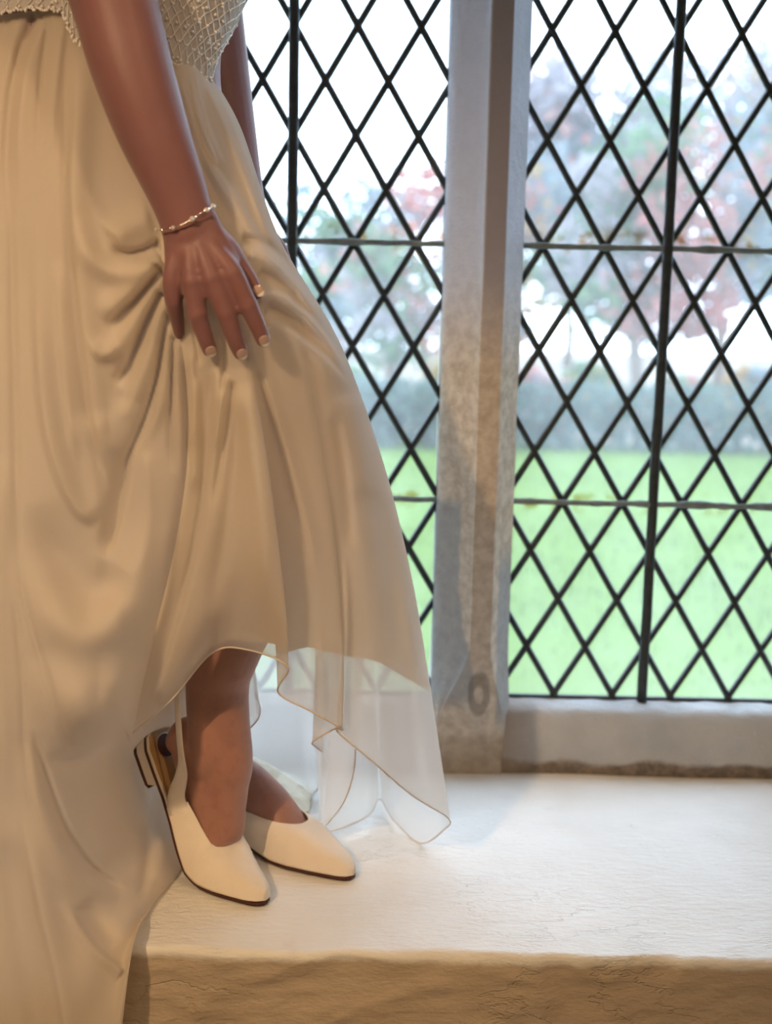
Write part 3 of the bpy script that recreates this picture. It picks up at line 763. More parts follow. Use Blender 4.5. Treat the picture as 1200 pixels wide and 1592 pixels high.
def sheet(cols, sub_px=4.0, nrow=420, tmax=None, strokes=None, front=None, offs=0.0, wrap=False):
    """cols: list of control columns [(px,py,Y)...]; returns verts (rows x columns) and the column index array."""
    C = np.array(cols, float)                      # K x L x 3
    K = len(C); seg = [max(3, int(np.max(np.hypot(*(C[i + 1] - C[i])[:, :2].T)) / sub_px)) for i in range(K - 1)]
    u = np.concatenate([np.linspace(i, i + 1, seg[i], endpoint=False) for i in range(K - 1)] + [[K - 1]])
    # arc-length row spacing per column
    rows = np.linspace(0, 1, nrow); col_t = np.linspace(0, C.shape[1] - 1, 160)
    Cd = np.stack([catmull(c, col_t) for c in C])  # K x 160 x 3
    G = catmull(Cd, u)                             # U x 160 x 3
    # keep index parameter (levels) but scale with tmax (K,)
    tm = np.ones(K) if tmax is None else np.array(tmax, float)
    tmu = np.interp(u, np.arange(K), tm)
    # mean arclength over level index, shared by all columns
    dl = np.hypot(np.diff(G[..., 0], axis=1), np.diff(G[..., 1], axis=1)).mean(0); cs = np.concatenate([[0], np.cumsum(dl)]); cs /= cs[-1]
    lv = np.interp(rows, cs, np.linspace(0, 159, 160))
    out = np.zeros((nrow, len(u), 3))
    for j in range(len(u)): out[:, j] = catmull(G[j], lv * tmu[j])
    X, Yp, D = out[..., 0], out[..., 1], out[..., 2]
    P = atY(X, Yp, D)
    fw = np.ones(len(u)) if front is None else 1 - sstep(u, front[0], front[1])
    disp = np.zeros(X.shape)
    if strokes: disp += (stroke_disp(np.stack([X.ravel(), Yp.ravel()], -1), strokes)).reshape(X.shape) * fw[None, :]
    disp -= offs * (2 * fw[None, :] - 1)
    dirv = P - CAM; ln = np.linalg.norm(dirv, axis=-1, keepdims=True)
    return P - dirv / ln * disp[..., None], u

S_LEFT = [
 (-7, 7, [(56, 18), (22, 110), (10, 240), (14, 360)], 0, (.1, .4)),
 (6, 14, [(84, 12), (46, 90), (30, 200), (32, 330)], -1, (.1, .5)),
 (6, 10, [(102, 14), (92, 90), (84, 170), (80, 260)], 1, (.1, .5)),
 (-5, 5, [(76, 20), (66, 100), (60, 190), (60, 300)], 0, (.1, .6)),
 (5, 8, [(32, 26), (14, 90), (-4, 200)], 0, (.1, .5)),
 (-5, 6, [(16, 240), (20, 500), (24, 700), (30, 900)], 0, (.3, .3)),
 (11, 26, [(124, 70), (118, 180), (112, 300), (120, 410), (134, 540), (150, 660), (176, 770)], -1, (.15, .2)),
 (-4, 6, [(104, 70), (101, 200), (103, 330), (112, 450), (123, 560), (142, 680), (166, 770)], 0, (.2, .2)),
 (7, 16, [(88, 400), (94, 520), (104, 620), (118, 720)], -1),
 (10, 24, [(60, 300), (58, 480), (66, 620), (86, 720), (120, 790), (150, 815)], -1, (.3, .15)),
 (9, 22, [(172, 372), (200, 352), (238, 338)], 0),
 (-12, 13, [(170, 384), (195, 392), (222, 388), (246, 376)], 1, (.35, .02)),
 (11, 17, [(120, 330), (138, 392), (172, 422), (215, 420), (250, 398)], 0, (.3, .05)),
 (9, 22, [(245, 415), (210, 450), (180, 475), (160, 500)], 1, (.05, .3)),
 (-13, 9, [(251, 416), (216, 462), (190, 488), (164, 512)], 0, (.02, .25)),
 (9, 9, [(252, 428), (228, 470), (204, 510), (178, 545), (150, 556)], 0, (.02, .2)),
 (-14, 8, [(252, 454), (228, 500), (212, 540), (196, 575), (178, 598)], 0, (.02, .2)),
 (8, 9, [(256, 460), (246, 500), (232, 550), (212, 610), (190, 660)], 0, (.02, .3)),
 (-12, 6, [(262, 485), (252, 540), (243, 590), (224, 650), (200, 705), (182, 750)], 0, (.02, .3)),
 (6, 14, [(140, 548), (162, 540), (184, 540)], 0),
 (7, 7, [(262, 500), (258, 570), (247, 640), (230, 690)], 0, (.05, .4)),
 (-6, 4, [(268, 520), (266, 600), (264, 680), (268, 740)], 0, (.05, .3)),
 (5, 6, [(277, 530), (276, 620), (282, 700), (280, 770)], 0, (.05, .4)),
 (-5, 4, [(286, 560), (292, 640), (288, 720)], 0),
 (4, 10, [(225, 700), (232, 800), (215, 900)], 0),
 (-13, 17, [(204, 690), (194, 750), (182, 810), (162, 870)], 1, (.35, .2)),
 (5, 20, [(150, 640), (170, 690), (185, 660), (200, 620)], 0),
 (-13, 30, [(55, 780), (85, 850), (125, 905), (160, 915), (190, 880)], 0, (.3, .2)),
 (14, 32, [(35, 860), (80, 950), (130, 990), (180, 960), (215, 880), (240, 800)], 0, (.3, .3)),
 (4, 14, [(128, 640), (150, 760), (160, 880)], 0),
 (-4, 5, [(28, 870), (42, 950), (70, 1050), (95, 1130), (118, 1170)], 0, (.2, .15)),
 (-4, 5, [(22, 920), (34, 1050), (40, 1180), (55, 1300)], 0),
 (18, 42, [(70, 1010), (110, 1085), (150, 1115), (195, 1090), (232, 1020)], 0, (.3, .25)),
 (4, 20, [(185, 930), (190, 1010), (175, 1080)], 0),
 (-13, 12, [(72, 1182), (112, 1178), (150, 1164), (198, 1138)], 1, (.3, .02)),
 (-11, 8, [(50, 1130), (74, 1215), (104, 1290), (142, 1345), (196, 1388)], 1, (.2, .15)),
 (9, 18, [(36, 1150), (58, 1250), (92, 1330), (132, 1375), (185, 1402)], 0, (.2, .2)),
 (9, 11, [(100, 1395), (122, 1440), (150, 1478), (193, 1512)], 1, (.35, .05)),
 (-8, 14, [(130, 1400), (155, 1440), (185, 1470)], 0),
 (-9, 20, [(6, 1300), (28, 1420), (58, 1592), (70, 1680)], 0, (.2, .05)),
 (9, 22, [(30, 1250), (56, 1380), (84, 1500), (110, 1640)], -1, (.3, .05)),
 (6, 16, [(120, 1180), (150, 1260), (165, 1340)], 0),
 (-9, 9, [(222, 1200), (231, 1270), (228, 1350), (214, 1400)], 0),
 (7, 12, [(244, 1240), (254, 1310), (240, 1370)], 0),
 (5, 15, [(180, 1210), (200, 1290), (196, 1350)], 0),
 (4, 10, [(-20, 100), (-30, 500), (-40, 900), (-20, 1300)], 0),
 (6, 20, [(0, 700), (-8, 1000), (8, 1250)], 0),
]
S_RIGHT = [
 (7, 11, [(284, 104), (296, 170), (316, 240), (345, 282), (372, 318), (398, 365), (424, 398), (448, 420)], 1, (.1, .1)),
 (5, 7, [(300, 100), (312, 170), (330, 220), (348, 262)], 1),
 (4, 6, [(322, 130), (346, 185), (376, 260), (404, 330), (430, 385)], 1, (.1, .1)),
 (-4, 8, [(300, 200), (330, 290), (360, 350)], 0),
 (-8, 8, [(376, 372), (404, 376), (436, 398), (470, 440), (500, 490)], 0, (.05, .3)),
 (9, 11, [(388, 392), (416, 402), (448, 432), (486, 476), (514, 520)], 1, (.05, .25)),
 (-8, 8, [(402, 424), (436, 440), (470, 472), (506, 520)], 0, (.05, .3)),
 (9, 10, [(402, 458), (436, 462), (474, 490), (512, 536), (548, 592)], 1, (.05, .2)),
 (-9, 10, [(412, 478), (446, 492), (484, 520), (520, 562)], 0, (.1, .3)),
 (5, 12, [(416, 500), (452, 520), (500, 556), (545, 606)], 1, (.1, .2)),
 (-6, 4, [(292, 470), (303, 520), (312, 570)], 0), (-6, 4, [(345, 520), (348, 560), (345, 620)], 0),
 (5, 6, [(296, 540), (300, 620), (298, 700)], 0),
 (5, 6, [(306, 580), (304, 680), (300, 770)], 0),
 (-8, 20, [(328, 560), (325, 610), (323, 663), (318, 730), (308, 800), (292, 890), (270, 970), (246, 1050), (225, 1100)], 1, (.15, .2)),
 (4, 24, [(338, 570), (336, 640), (334, 720), (322, 820), (300, 930)], -1, (.1, .3)),
 (-4, 4, [(322, 650), (314, 760), (298, 860), (276, 950)], 0, (.3, .3)),
 (-6, 6, [(362, 590), (352, 660), (340, 730), (330, 800)], 0, (.1, .3)),
 (5, 5, [(352, 580), (342, 640), (336, 700)], 0),
 (7, 16, [(382, 590), (392, 680), (404, 780), (412, 880), (412, 960)], 0, (.15, .3)),
 (-7, 14, [(372, 620), (362, 740), (345, 860), (325, 960)], 0, (.2, .3)),
 (4, 8, [(272, 780), (262, 900), (240, 1000)], 0),
 (-5, 12, [(392, 560), (420, 660), (448, 770), (480, 880)], 0, (.15, .3)),
 (4, 10, [(402, 560), (440, 680), (472, 800), (496, 900)], -1, (.15, .3)),
 (4, 22, [(545, 610), (556, 690), (566, 780)], 0),
 (-4, 10, [(520, 640), (536, 740), (545, 860)], 0),
 (5, 5, [(536, 860), (540, 960), (537, 1060), (533, 1132)], 0, (.3, .02)),
 (3, 4, [(500, 980), (502, 1060), (503, 1120)], 0, (.3, .02)),
 (-4, 14, [(590, 760), (606, 900), (620, 1040)], 0),
 (4, 10, [(625, 900), (645, 1020), (658, 1130), (670, 1230)], 0),
]
# left sheet: train side
LC = [
 [(-230, 40, 1.60), (-260, 150, 1.60), (-270, 300, 1.60), (-270, 430, 1.60), (-270, 560, 1.58), (-270, 700, 1.56), (-270, 850, 1.54), (-270, 1000, 1.52), (-260, 1120, 1.50), (-260, 1200, 1.48), (-260, 1300, 1.46), (-260, 1420, 1.42), (-260, 1500, 1.36), (-260, 1600, 1.30), (-260, 1760, 1.30)],
 [(-240, 38, 1.44), (-275, 150, 1.42), (-290, 300, 1.40), (-290, 430, 1.38), (-290, 560, 1.36), (-290, 700, 1.34), (-290, 850, 1.33), (-290, 1000, 1.32), (-280, 1120, 1.30), (-280, 1200, 1.29), (-280, 1300, 1.28), (-280, 1420, 1.27), (-280, 1500, 1.265), (-280, 1600, 1.26), (-280, 1760, 1.26)],
 [(-110, 30, 1.39), (-120, 150, 1.34), (-130, 300, 1.31), (-135, 430, 1.30), (-135, 560, 1.285), (-135, 700, 1.28), (-135, 850, 1.275), (-130, 1000, 1.27), (-125, 1120, 1.265), (-125, 1200, 1.265), (-125, 1300, 1.26), (-125, 1420, 1.26), (-125, 1500, 1.26), (-125, 1600, 1.255), (-125, 1760, 1.255)],
 [(-6, 24, 1.375), (-4, 150, 1.32), (-6, 300, 1.295), (-4, 430, 1.285), (0, 560, 1.275), (0, 700, 1.27), (0, 850, 1.265), (0, 1000, 1.26), (2, 1120, 1.26), (4, 1200, 1.265), (8, 1300, 1.265), (10, 1420, 1.26), (12, 1500, 1.255), (16, 1600, 1.252), (20, 1760, 1.25)],
 [(62, 14, 1.367), (54, 150, 1.315), (48, 300, 1.292), (52, 430, 1.285), (62, 560, 1.278), (72, 700, 1.275), (76, 850, 1.27), (74, 1000, 1.262), (74, 1120, 1.272), (78, 1200, 1.29), (84, 1300, 1.285), (88, 1420, 1.27), (90, 1500, 1.262), (92, 1600, 1.256), (90, 1760, 1.252)],
 [(115, 12, 1.362), (116, 150, 1.315), (110, 300, 1.292), (118, 430, 1.287), (130, 560, 1.285), (144, 700, 1.295), (150, 850, 1.298), (146, 1000, 1.275), (140, 1110, 1.285), (142, 1200, 1.375), (150, 1300, 1.365), (152, 1410, 1.32), (146, 1500, 1.272), (136, 1600, 1.262), (125, 1760, 1.258)],
 [(190, 40, 1.362), (196, 150, 1.325), (190, 300, 1.300), (184, 430, 1.290), (190, 560, 1.290), (196, 700, 1.305), (194, 850, 1.310), (190, 1000, 1.300), (186, 1105, 1.335), (192, 1180, 1.50), (206, 1290, 1.48), (212, 1375, 1.40), (196, 1450, 1.322), (178, 1560, 1.272), (155, 1760, 1.262)],
 [(250, 66, 1.362), (254, 150, 1.335), (250, 300, 1.306), (250, 430, 1.288), (264, 560, 1.287), (272, 700, 1.305), (262, 850, 1.330), (245, 1000, 1.355), (225, 1090, 1.425), (232, 1180, 1.565), (262, 1280, 1.560), (286, 1341, 1.522), (236, 1410, 1.405), (204, 1486, 1.285), (172, 1760, 1.272)],
 [(280, 80, 1.368), (290, 150, 1.345), (290, 300, 1.325), (290, 430, 1.300), (310, 560, 1.300), (322, 700, 1.330), (322, 850, 1.40), (322, 1000, 1.535), (308, 1090, 1.57), (296, 1180, 1.62), (296, 1280, 1.62), (276, 1336, 1.565), (230, 1405, 1.445), (198, 1486, 1.335), (168, 1760, 1.305)],
]
RC = [
 [(250, 64, 1.358), (254, 150, 1.331), (252, 300, 1.302), (254, 430, 1.283), (286, 560, 1.280), (292, 700, 1.290), (272, 850, 1.308), (236, 1000, 1.340), (206, 1140, 1.39)],
 [(272, 76, 1.360), (284, 150, 1.334), (296, 300, 1.304), (300, 430, 1.277), (318, 560, 1.270), (334, 700, 1.280), (322, 850, 1.298), (296, 980, 1.330), (266, 1088, 1.385)],
 [(292, 92, 1.364), (308, 160, 1.338), (332, 300, 1.308), (345, 430, 1.275), (352, 560, 1.268), (366, 700, 1.275), (366, 850, 1.29), (352, 940, 1.325), (330, 1015, 1.378)],
 [(300, 100, 1.368), (320, 165, 1.342), (350, 300, 1.313), (366, 430, 1.276), (372, 560, 1.268), (392, 700, 1.272), (402, 850, 1.284), (400, 940, 1.310), (384, 1010, 1.358)],
 [(310, 110, 1.374), (332, 170, 1.350), (366, 300, 1.322), (385, 430, 1.280), (389, 560, 1.270), (413, 700, 1.274), (433, 850, 1.285), (445, 960, 1.305), (447, 1036, 1.335)],
 [(318, 118, 1.385), (344, 176, 1.362), (384, 300, 1.338), (398, 430, 1.288), (395, 560, 1.280), (405, 700, 1.305), (418, 850, 1.325), (428, 985, 1.350), (432, 1076, 1.375)],
 [(322, 120, 1.40), (356, 182, 1.375), (400, 306, 1.350), (418, 430, 1.300), (420, 560, 1.288), (440, 700, 1.312), (462, 850, 1.330), (476, 990, 1.350), (480, 1104, 1.375)],
 [(325, 121, 1.415), (364, 190, 1.392), (412, 320, 1.368), (446, 444, 1.322), (466, 562, 1.308), (492, 700, 1.330), (516, 850, 1.348), (530, 1000, 1.365), (532, 1133, 1.385)],
 [(326, 121, 1.425), (366, 193, 1.400), (416, 328, 1.378), (458, 452, 1.335), (482, 566, 1.322), (508, 704, 1.342), (528, 852, 1.360), (535, 1000, 1.374), (524, 1137, 1.398)],
 [(327, 121, 1.435), (369, 196, 1.415), (421, 340, 1.388), (474, 462, 1.350), (508, 574, 1.340), (542, 715, 1.360), (568, 862, 1.376), (584, 1010, 1.392), (584, 1188, 1.41)],
 [(329, 121, 1.46), (373, 199, 1.445), (427, 355, 1.418), (497, 482, 1.395), (540, 590, 1.385), (580, 725, 1.405), (610, 872, 1.422), (632, 1030, 1.435), (640, 1236, 1.45)],
 [(330, 120, 1.49), (375, 200, 1.485), (433, 368, 1.462), (516, 508, 1.445), (560, 612, 1.440), (604, 748, 1.460), (640, 900, 1.475), (665, 1052, 1.487), (697, 1272, 1.50)],
 [(328, 122, 1.52), (373, 202, 1.52), (430, 372, 1.505), (512, 512, 1.495), (556, 616, 1.490), (600, 754, 1.510), (634, 905, 1.53), (660, 1060, 1.545), (690, 1290, 1.56)],
 [(322, 125, 1.54), (368, 206, 1.54), (422, 378, 1.535), (500, 520, 1.530), (545, 624, 1.530), (588, 762, 1.550), (618, 912, 1.57), (636, 1070, 1.585), (654, 1311, 1.604)],
 [(310, 125, 1.56), (352, 210, 1.565), (408, 380, 1.565), (484, 520, 1.560), (530, 640, 1.570), (570, 775, 1.590), (594, 915, 1.61), (608, 1065, 1.63), (612, 1275, 1.655)],
 [(296, 125, 1.575), (340, 210, 1.580), (396, 380, 1.585), (466, 520, 1.590), (510, 640, 1.600), (552, 780, 1.620), (574, 910, 1.65), (584, 1060, 1.67), (590, 1242, 1.715)],
 [(280, 125, 1.58), (322, 210, 1.59), (378, 380, 1.595), (440, 520, 1.600), (486, 640, 1.600), (522, 780, 1.600), (545, 920, 1.60), (560, 1065, 1.61), (570, 1270, 1.642)],
 [(264, 125, 1.585), (302, 210, 1.595), (352, 380, 1.600), (408, 520, 1.600), (446, 640, 1.590), (476, 780, 1.580), (490, 920, 1.58), (496, 1065, 1.59), (501, 1291, 1.618)],
 [(250, 125, 1.59), (286, 210, 1.60), (334, 380, 1.605), (388, 520, 1.610), (428, 640, 1.620), (462, 780, 1.640), (482, 920, 1.66), (494, 1065, 1.69), (500, 1225, 1.735)],
 [(232, 125, 1.60), (264, 210, 1.61), (310, 380, 1.615), (360, 520, 1.620), (400, 640, 1.630), (436, 780, 1.650), (456, 920, 1.67), (466, 1065, 1.705), (474, 1242, 1.752)],
 [(205, 125, 1.60), (232, 210, 1.615), (270, 380, 1.625), (318, 520, 1.635), (356, 640, 1.650), (392, 780, 1.670), (415, 920, 1.69), (426, 1065, 1.72), (428, 1215, 1.775)],
 [(170, 120, 1.60), (190, 210, 1.62), (222, 380, 1.64), (262, 520, 1.655), (300, 640, 1.670), (335, 780, 1.690), (362, 920, 1.71), (378, 1060, 1.74), (382, 1200, 1.79)],
 [(90, 110, 1.60), (100, 210, 1.62), (120, 380, 1.64), (150, 520, 1.66), (180, 640, 1.68), (210, 780, 1.70), (240, 920, 1.72), (262, 1060, 1.75), (280, 1200, 1.80)],
 [(-60, 90, 1.60), (-60, 210, 1.61), (-50, 380, 1.62), (-30, 520, 1.63), (-10, 640, 1.64), (10, 780, 1.65), (40, 920, 1.66), (70, 1060, 1.68), (90, 1200, 1.72)],
 [(-225, 40, 1.60), (-255, 150, 1.60), (-265, 360, 1.60), (-265, 520, 1.59), (-260, 640, 1.58), (-240, 780, 1.58), (-200, 920, 1.59), (-160, 1060, 1.61), (-120, 1190, 1.63)],
]
R_T = [1] * len(RC)
LIN_Y = {0: 1122, 1: 1070, 2: 1003, 3: 997, 4: 1008, 5: 1016, 6: 1006, 7: 1018, 8: 1020, 9: 1028, 10: 1056, 11: 1078, 12: 1040, 13: 968, 14: 944, 15: 925, 16: 915, 17: 915, 18: 910, 19: 905, 20: 900, 21: 900, 22: 900, 23: 900, 24: 900}
def lin_t(cols):
    out = []
    for k, c in enumerate(cols):
        tt = np.linspace(0, len(c) - 1, 300); y = catmull(np.array(c, float)[:, 1], tt); out.append(np.interp(LIN_Y[k], y, tt) / (len(c) - 1))
    return out
dress = None
def mk(name, P, mat, parent, flip=False, **props):
    nr, nc = P.shape[:2]; f = grid_faces(nr, nc)
    o = mesh_obj(name, P.reshape(-1, 3), f, mat, parent, True, **props); return o
FR = (10.2, 12.0)
PL, uL = sheet(LC, strokes=S_LEFT, nrow=440)
PR, uR = sheet(RC, strokes=S_RIGHT + [s for s in S_LEFT if min(p[0] for p in s[2]) > 215 and max(p[1] for p in s[2]) < 800], nrow=300, front=FR)
# dress = one mesh: left sheet + right sheet of chiffon
b = MB(); b.add(PL.reshape(-1, 3), grid_faces(*PL.shape[:2]), 0); b.add(PR.reshape(-1, 3), grid_faces(*PR.shape[:2]), 0)
dress = b.build('wedding_dress', M['chiffon'], PERSON, True, label='long ivory chiffon skirt draped in soft folds, lifted at the knee'); adopt(dress)
PLl, _ = sheet(LC, strokes=S_LEFT, nrow=300, offs=.005, sub_px=6)
PRl, _ = sheet(RC, strokes=S_RIGHT + [s for s in S_LEFT if min(p[0] for p in s[2]) > 215 and max(p[1] for p in s[2]) < 800], nrow=220, front=FR, offs=.005, tmax=lin_t(RC), sub_px=6)
b = MB(); b.add(PLl.reshape(-1, 3), grid_faces(*PLl.shape[:2]), 0); b.add(PRl.reshape(-1, 3), grid_faces(*PRl.shape[:2]), 0)
lining = b.build('lining', M['lining'], dress, True, label='opaque ivory lining ending above the sheer hem')
# inner ruffles of the sheer layer, seen through the front of the hem
RUF = [
 [[(528, 880, 1.44), (530, 1000, 1.43), (527, 1130, 1.42)], [(500, 880, 1.45), (494, 1010, 1.44), (487, 1152, 1.435)], [(500, 880, 1.46), (496, 1010, 1.46), (492, 1162, 1.455)], [(506, 880, 1.48), (503, 1010, 1.48), (501, 1168, 1.48)]],
 [[(575, 900, 1.50), (566, 1030, 1.50), (553, 1165, 1.50)], [(560, 900, 1.51), (556, 1040, 1.52), (549, 1205, 1.53)], [(545, 900, 1.53), (544, 1050, 1.55), (533, 1250, 1.57)], [(525, 900, 1.55), (520, 1060, 1.58), (501, 1290, 1.612)]],
 [[(360, 900, 1.56), (366, 1000, 1.56), (372, 1140, 1.565)], [(372, 900, 1.555), (380, 1000, 1.555), (386, 1134, 1.555)], [(380, 900, 1.55), (390, 1000, 1.55), (401, 1118, 1.55)], [(376, 900, 1.56), (390, 990, 1.56), (404, 1100, 1.565)], [(370, 900, 1.57), (384, 980, 1.57), (396, 1078, 1.58)]],
]
for rc in RUF:
    Pq, _u = sheet(rc, nrow=80, sub_px=3); Pq = Pq[:, ::1]
    o = mesh_obj('ruffle', Pq.reshape(-1, 3), grid_faces(*Pq.shape[:2]), M['chiffon'], dress, True)
    hq = Pq[-1]; kq = [hq[0]]
    for q_ in hq[1:]:
        if np.linalg.norm(q_ - kq[-1]) > .002: kq.append(q_)
    b = MB(); b.tube(kq, .0011, 6); b.build('rolled_hem', M['cord'], dress, True)
# rolled hem cord
hp = PR[-1]; keep = [hp[0]]
for p in hp[1:]:
    if np.linalg.norm(p - keep[-1]) > .0025: keep.append(p)
b = MB(); b.tube(keep, .00115, 6); b.build('rolled_hem', M['cord'], dress, True)
hp = PL[:, -int(len(uL) * .0) - 1]
# crumpled satin corner of the train on the ledge
v = []; nu, nv = 60, 40
for j in range(nv):
    for i in range(nu):
        a = i / (nu - 1); c = j / (nv - 1)
        q = Vector((a * 3.2, c * 2.4, 1.3)); r1 = mnoise.noise(q) ; r2 = mnoise.noise(q * 2.3 + Vector((5, 1, 2)))
        x = -.235 + .135 * a; y = 1.70 + .10 * c
        hgt = math.sin(math.pi * min(1, (1 - a) * 1.1 + .02) ** .8 / 1.9) * math.sin(math.pi * c) ** .55
        v.append((x + .006 * r1, y + .006 * r2, max(.0015, .052 * hgt + .014 * r1 * hgt ** .5 + .012 * abs(r2) * hgt ** .5)))
mesh_obj('train_corner', v, grid_faces(nv, nu), M['satin'], dress, True, label='crumpled satin corner of the train lying on the ledge behind the shoes')

# ------------------------------------------------------------------ bodice with beaded lace
BC = [
 [(-200, 40, 1.56), (-160, -150, 1.56), (-60, -330, 1.54)],
 [(-190, 36, 1.44), (-150, -150, 1.44), (-50, -330, 1.42)],
 [(-60, 26, 1.375), (-20, -150, 1.37), (40, -330, 1.37)],
 [(14, 12, 1.352), (50, -150, 1.35), (110, -330, 1.36)],
 [(60, 9, 1.348), (90, -150, 1.345), (150, -330, 1.355)],
 [(96, 16, 1.346), (125, -150, 1.343), (180, -330, 1.352)],
 [(119, 60, 1.343), (160, -140, 1.342), (215, -330, 1.352)],
 [(190, 74, 1.345), (220, -130, 1.343), (260, -330, 1.353)],
 [(258, 88, 1.348), (280, -120, 1.348), (310, -330, 1.357)],
 [(294, 104, 1.362), (328, -90, 1.365), (350, -330, 1.37)],
 [(324, 122, 1.395), (374, -50, 1.405), (396, -330, 1.405)],
 [(330, 106, 1.43), (384, -20, 1.45), (420, -330, 1.45)],
 [(326, 104, 1.48), (384, -20, 1.49), (422, -330, 1.49)],
 [(300, 100, 1.54), (360, -60, 1.55), (390, -330, 1.54)],
 [(200, 90, 1.58), (240, -100, 1.59), (280, -330, 1.58)],
 [(0, 60, 1.60), (60, -120, 1.60), (120, -330, 1.59)],
 [(-190, 44, 1.575), (-150, -150, 1.57), (-50, -330, 1.55)],
]
PB_, uB = sheet(BC, nrow=90, sub_px=3)
nr, nc = PB_.shape[:2]
sc_ = np.abs(np.sin(np.arange(nc) * .55)) ** .7
edge = 1 - sstep(np.arange(nr), 0, 7)
PB_[..., 2] -= (edge[:, None] * sc_[None, :] * .0045)
for i in range(nr):
    for j in range(0, nc):
        q = PB_[i, j]; PB_[i, j] = q + (q - np.array([q[0] * 0 - .2, 1.47, q[2]])) / .2 * .0012 * mnoise.noise(Vector(tuple(q * 260)))
bodice = mk('bodice', PB_, M['lace'], dress, label='fitted lace bodice with silvery net beading and scalloped edge')
# net of beads and corded lace motifs, joined
b = MB()
def bp(i, j): return PB_[int(np.clip(i, 0, nr - 1)), int(np.clip(j, 0, nc - 1))]
dirs = lambda p: (CAM - p) / np.linalg.norm(CAM - p)
for k in range(0, nc, 6):
    for s in (1, -1):
        pts = []
        for i in range(1, 60, 2):
            j = k + s * i * 1.15
            if not (0 <= j < nc * .75): break
            p = bp(i, j); pts.append(p + dirs(p) * .0012)
        if len(pts) > 3: b.tube(pts, .00055, 4)
for i in range(1, 60, 5):
    for k in range(0, int(nc * .75), 6):
        for h in (0,):
            p = bp(i, k + (i % 2) * 3); p = p + dirs(p) * .0018; b.ball(p, .0017, 6, 4)
for _ in range(1400):
    i = rng.randint(0, 60); j = rng.randint(0, int(nc * .75)); 
    if mnoise.noise(Vector((i * .10, j * .06, 0))) < -.02: continue
    p = bp(i, j) + dirs(bp(i, j)) * .0014; b.ball(p, rng.uniform(.0009, .0020), 5, 4)
for j in range(0, int(nc * .75)):                      # scalloped bead edge
    p = PB_[0, j]; b.ball(p + dirs(p) * .0008 + rng.normal(size=3) * .0006, .0016, 5, 4)
b.build('beading', M['thread'], bodice, True, kind='stuff')

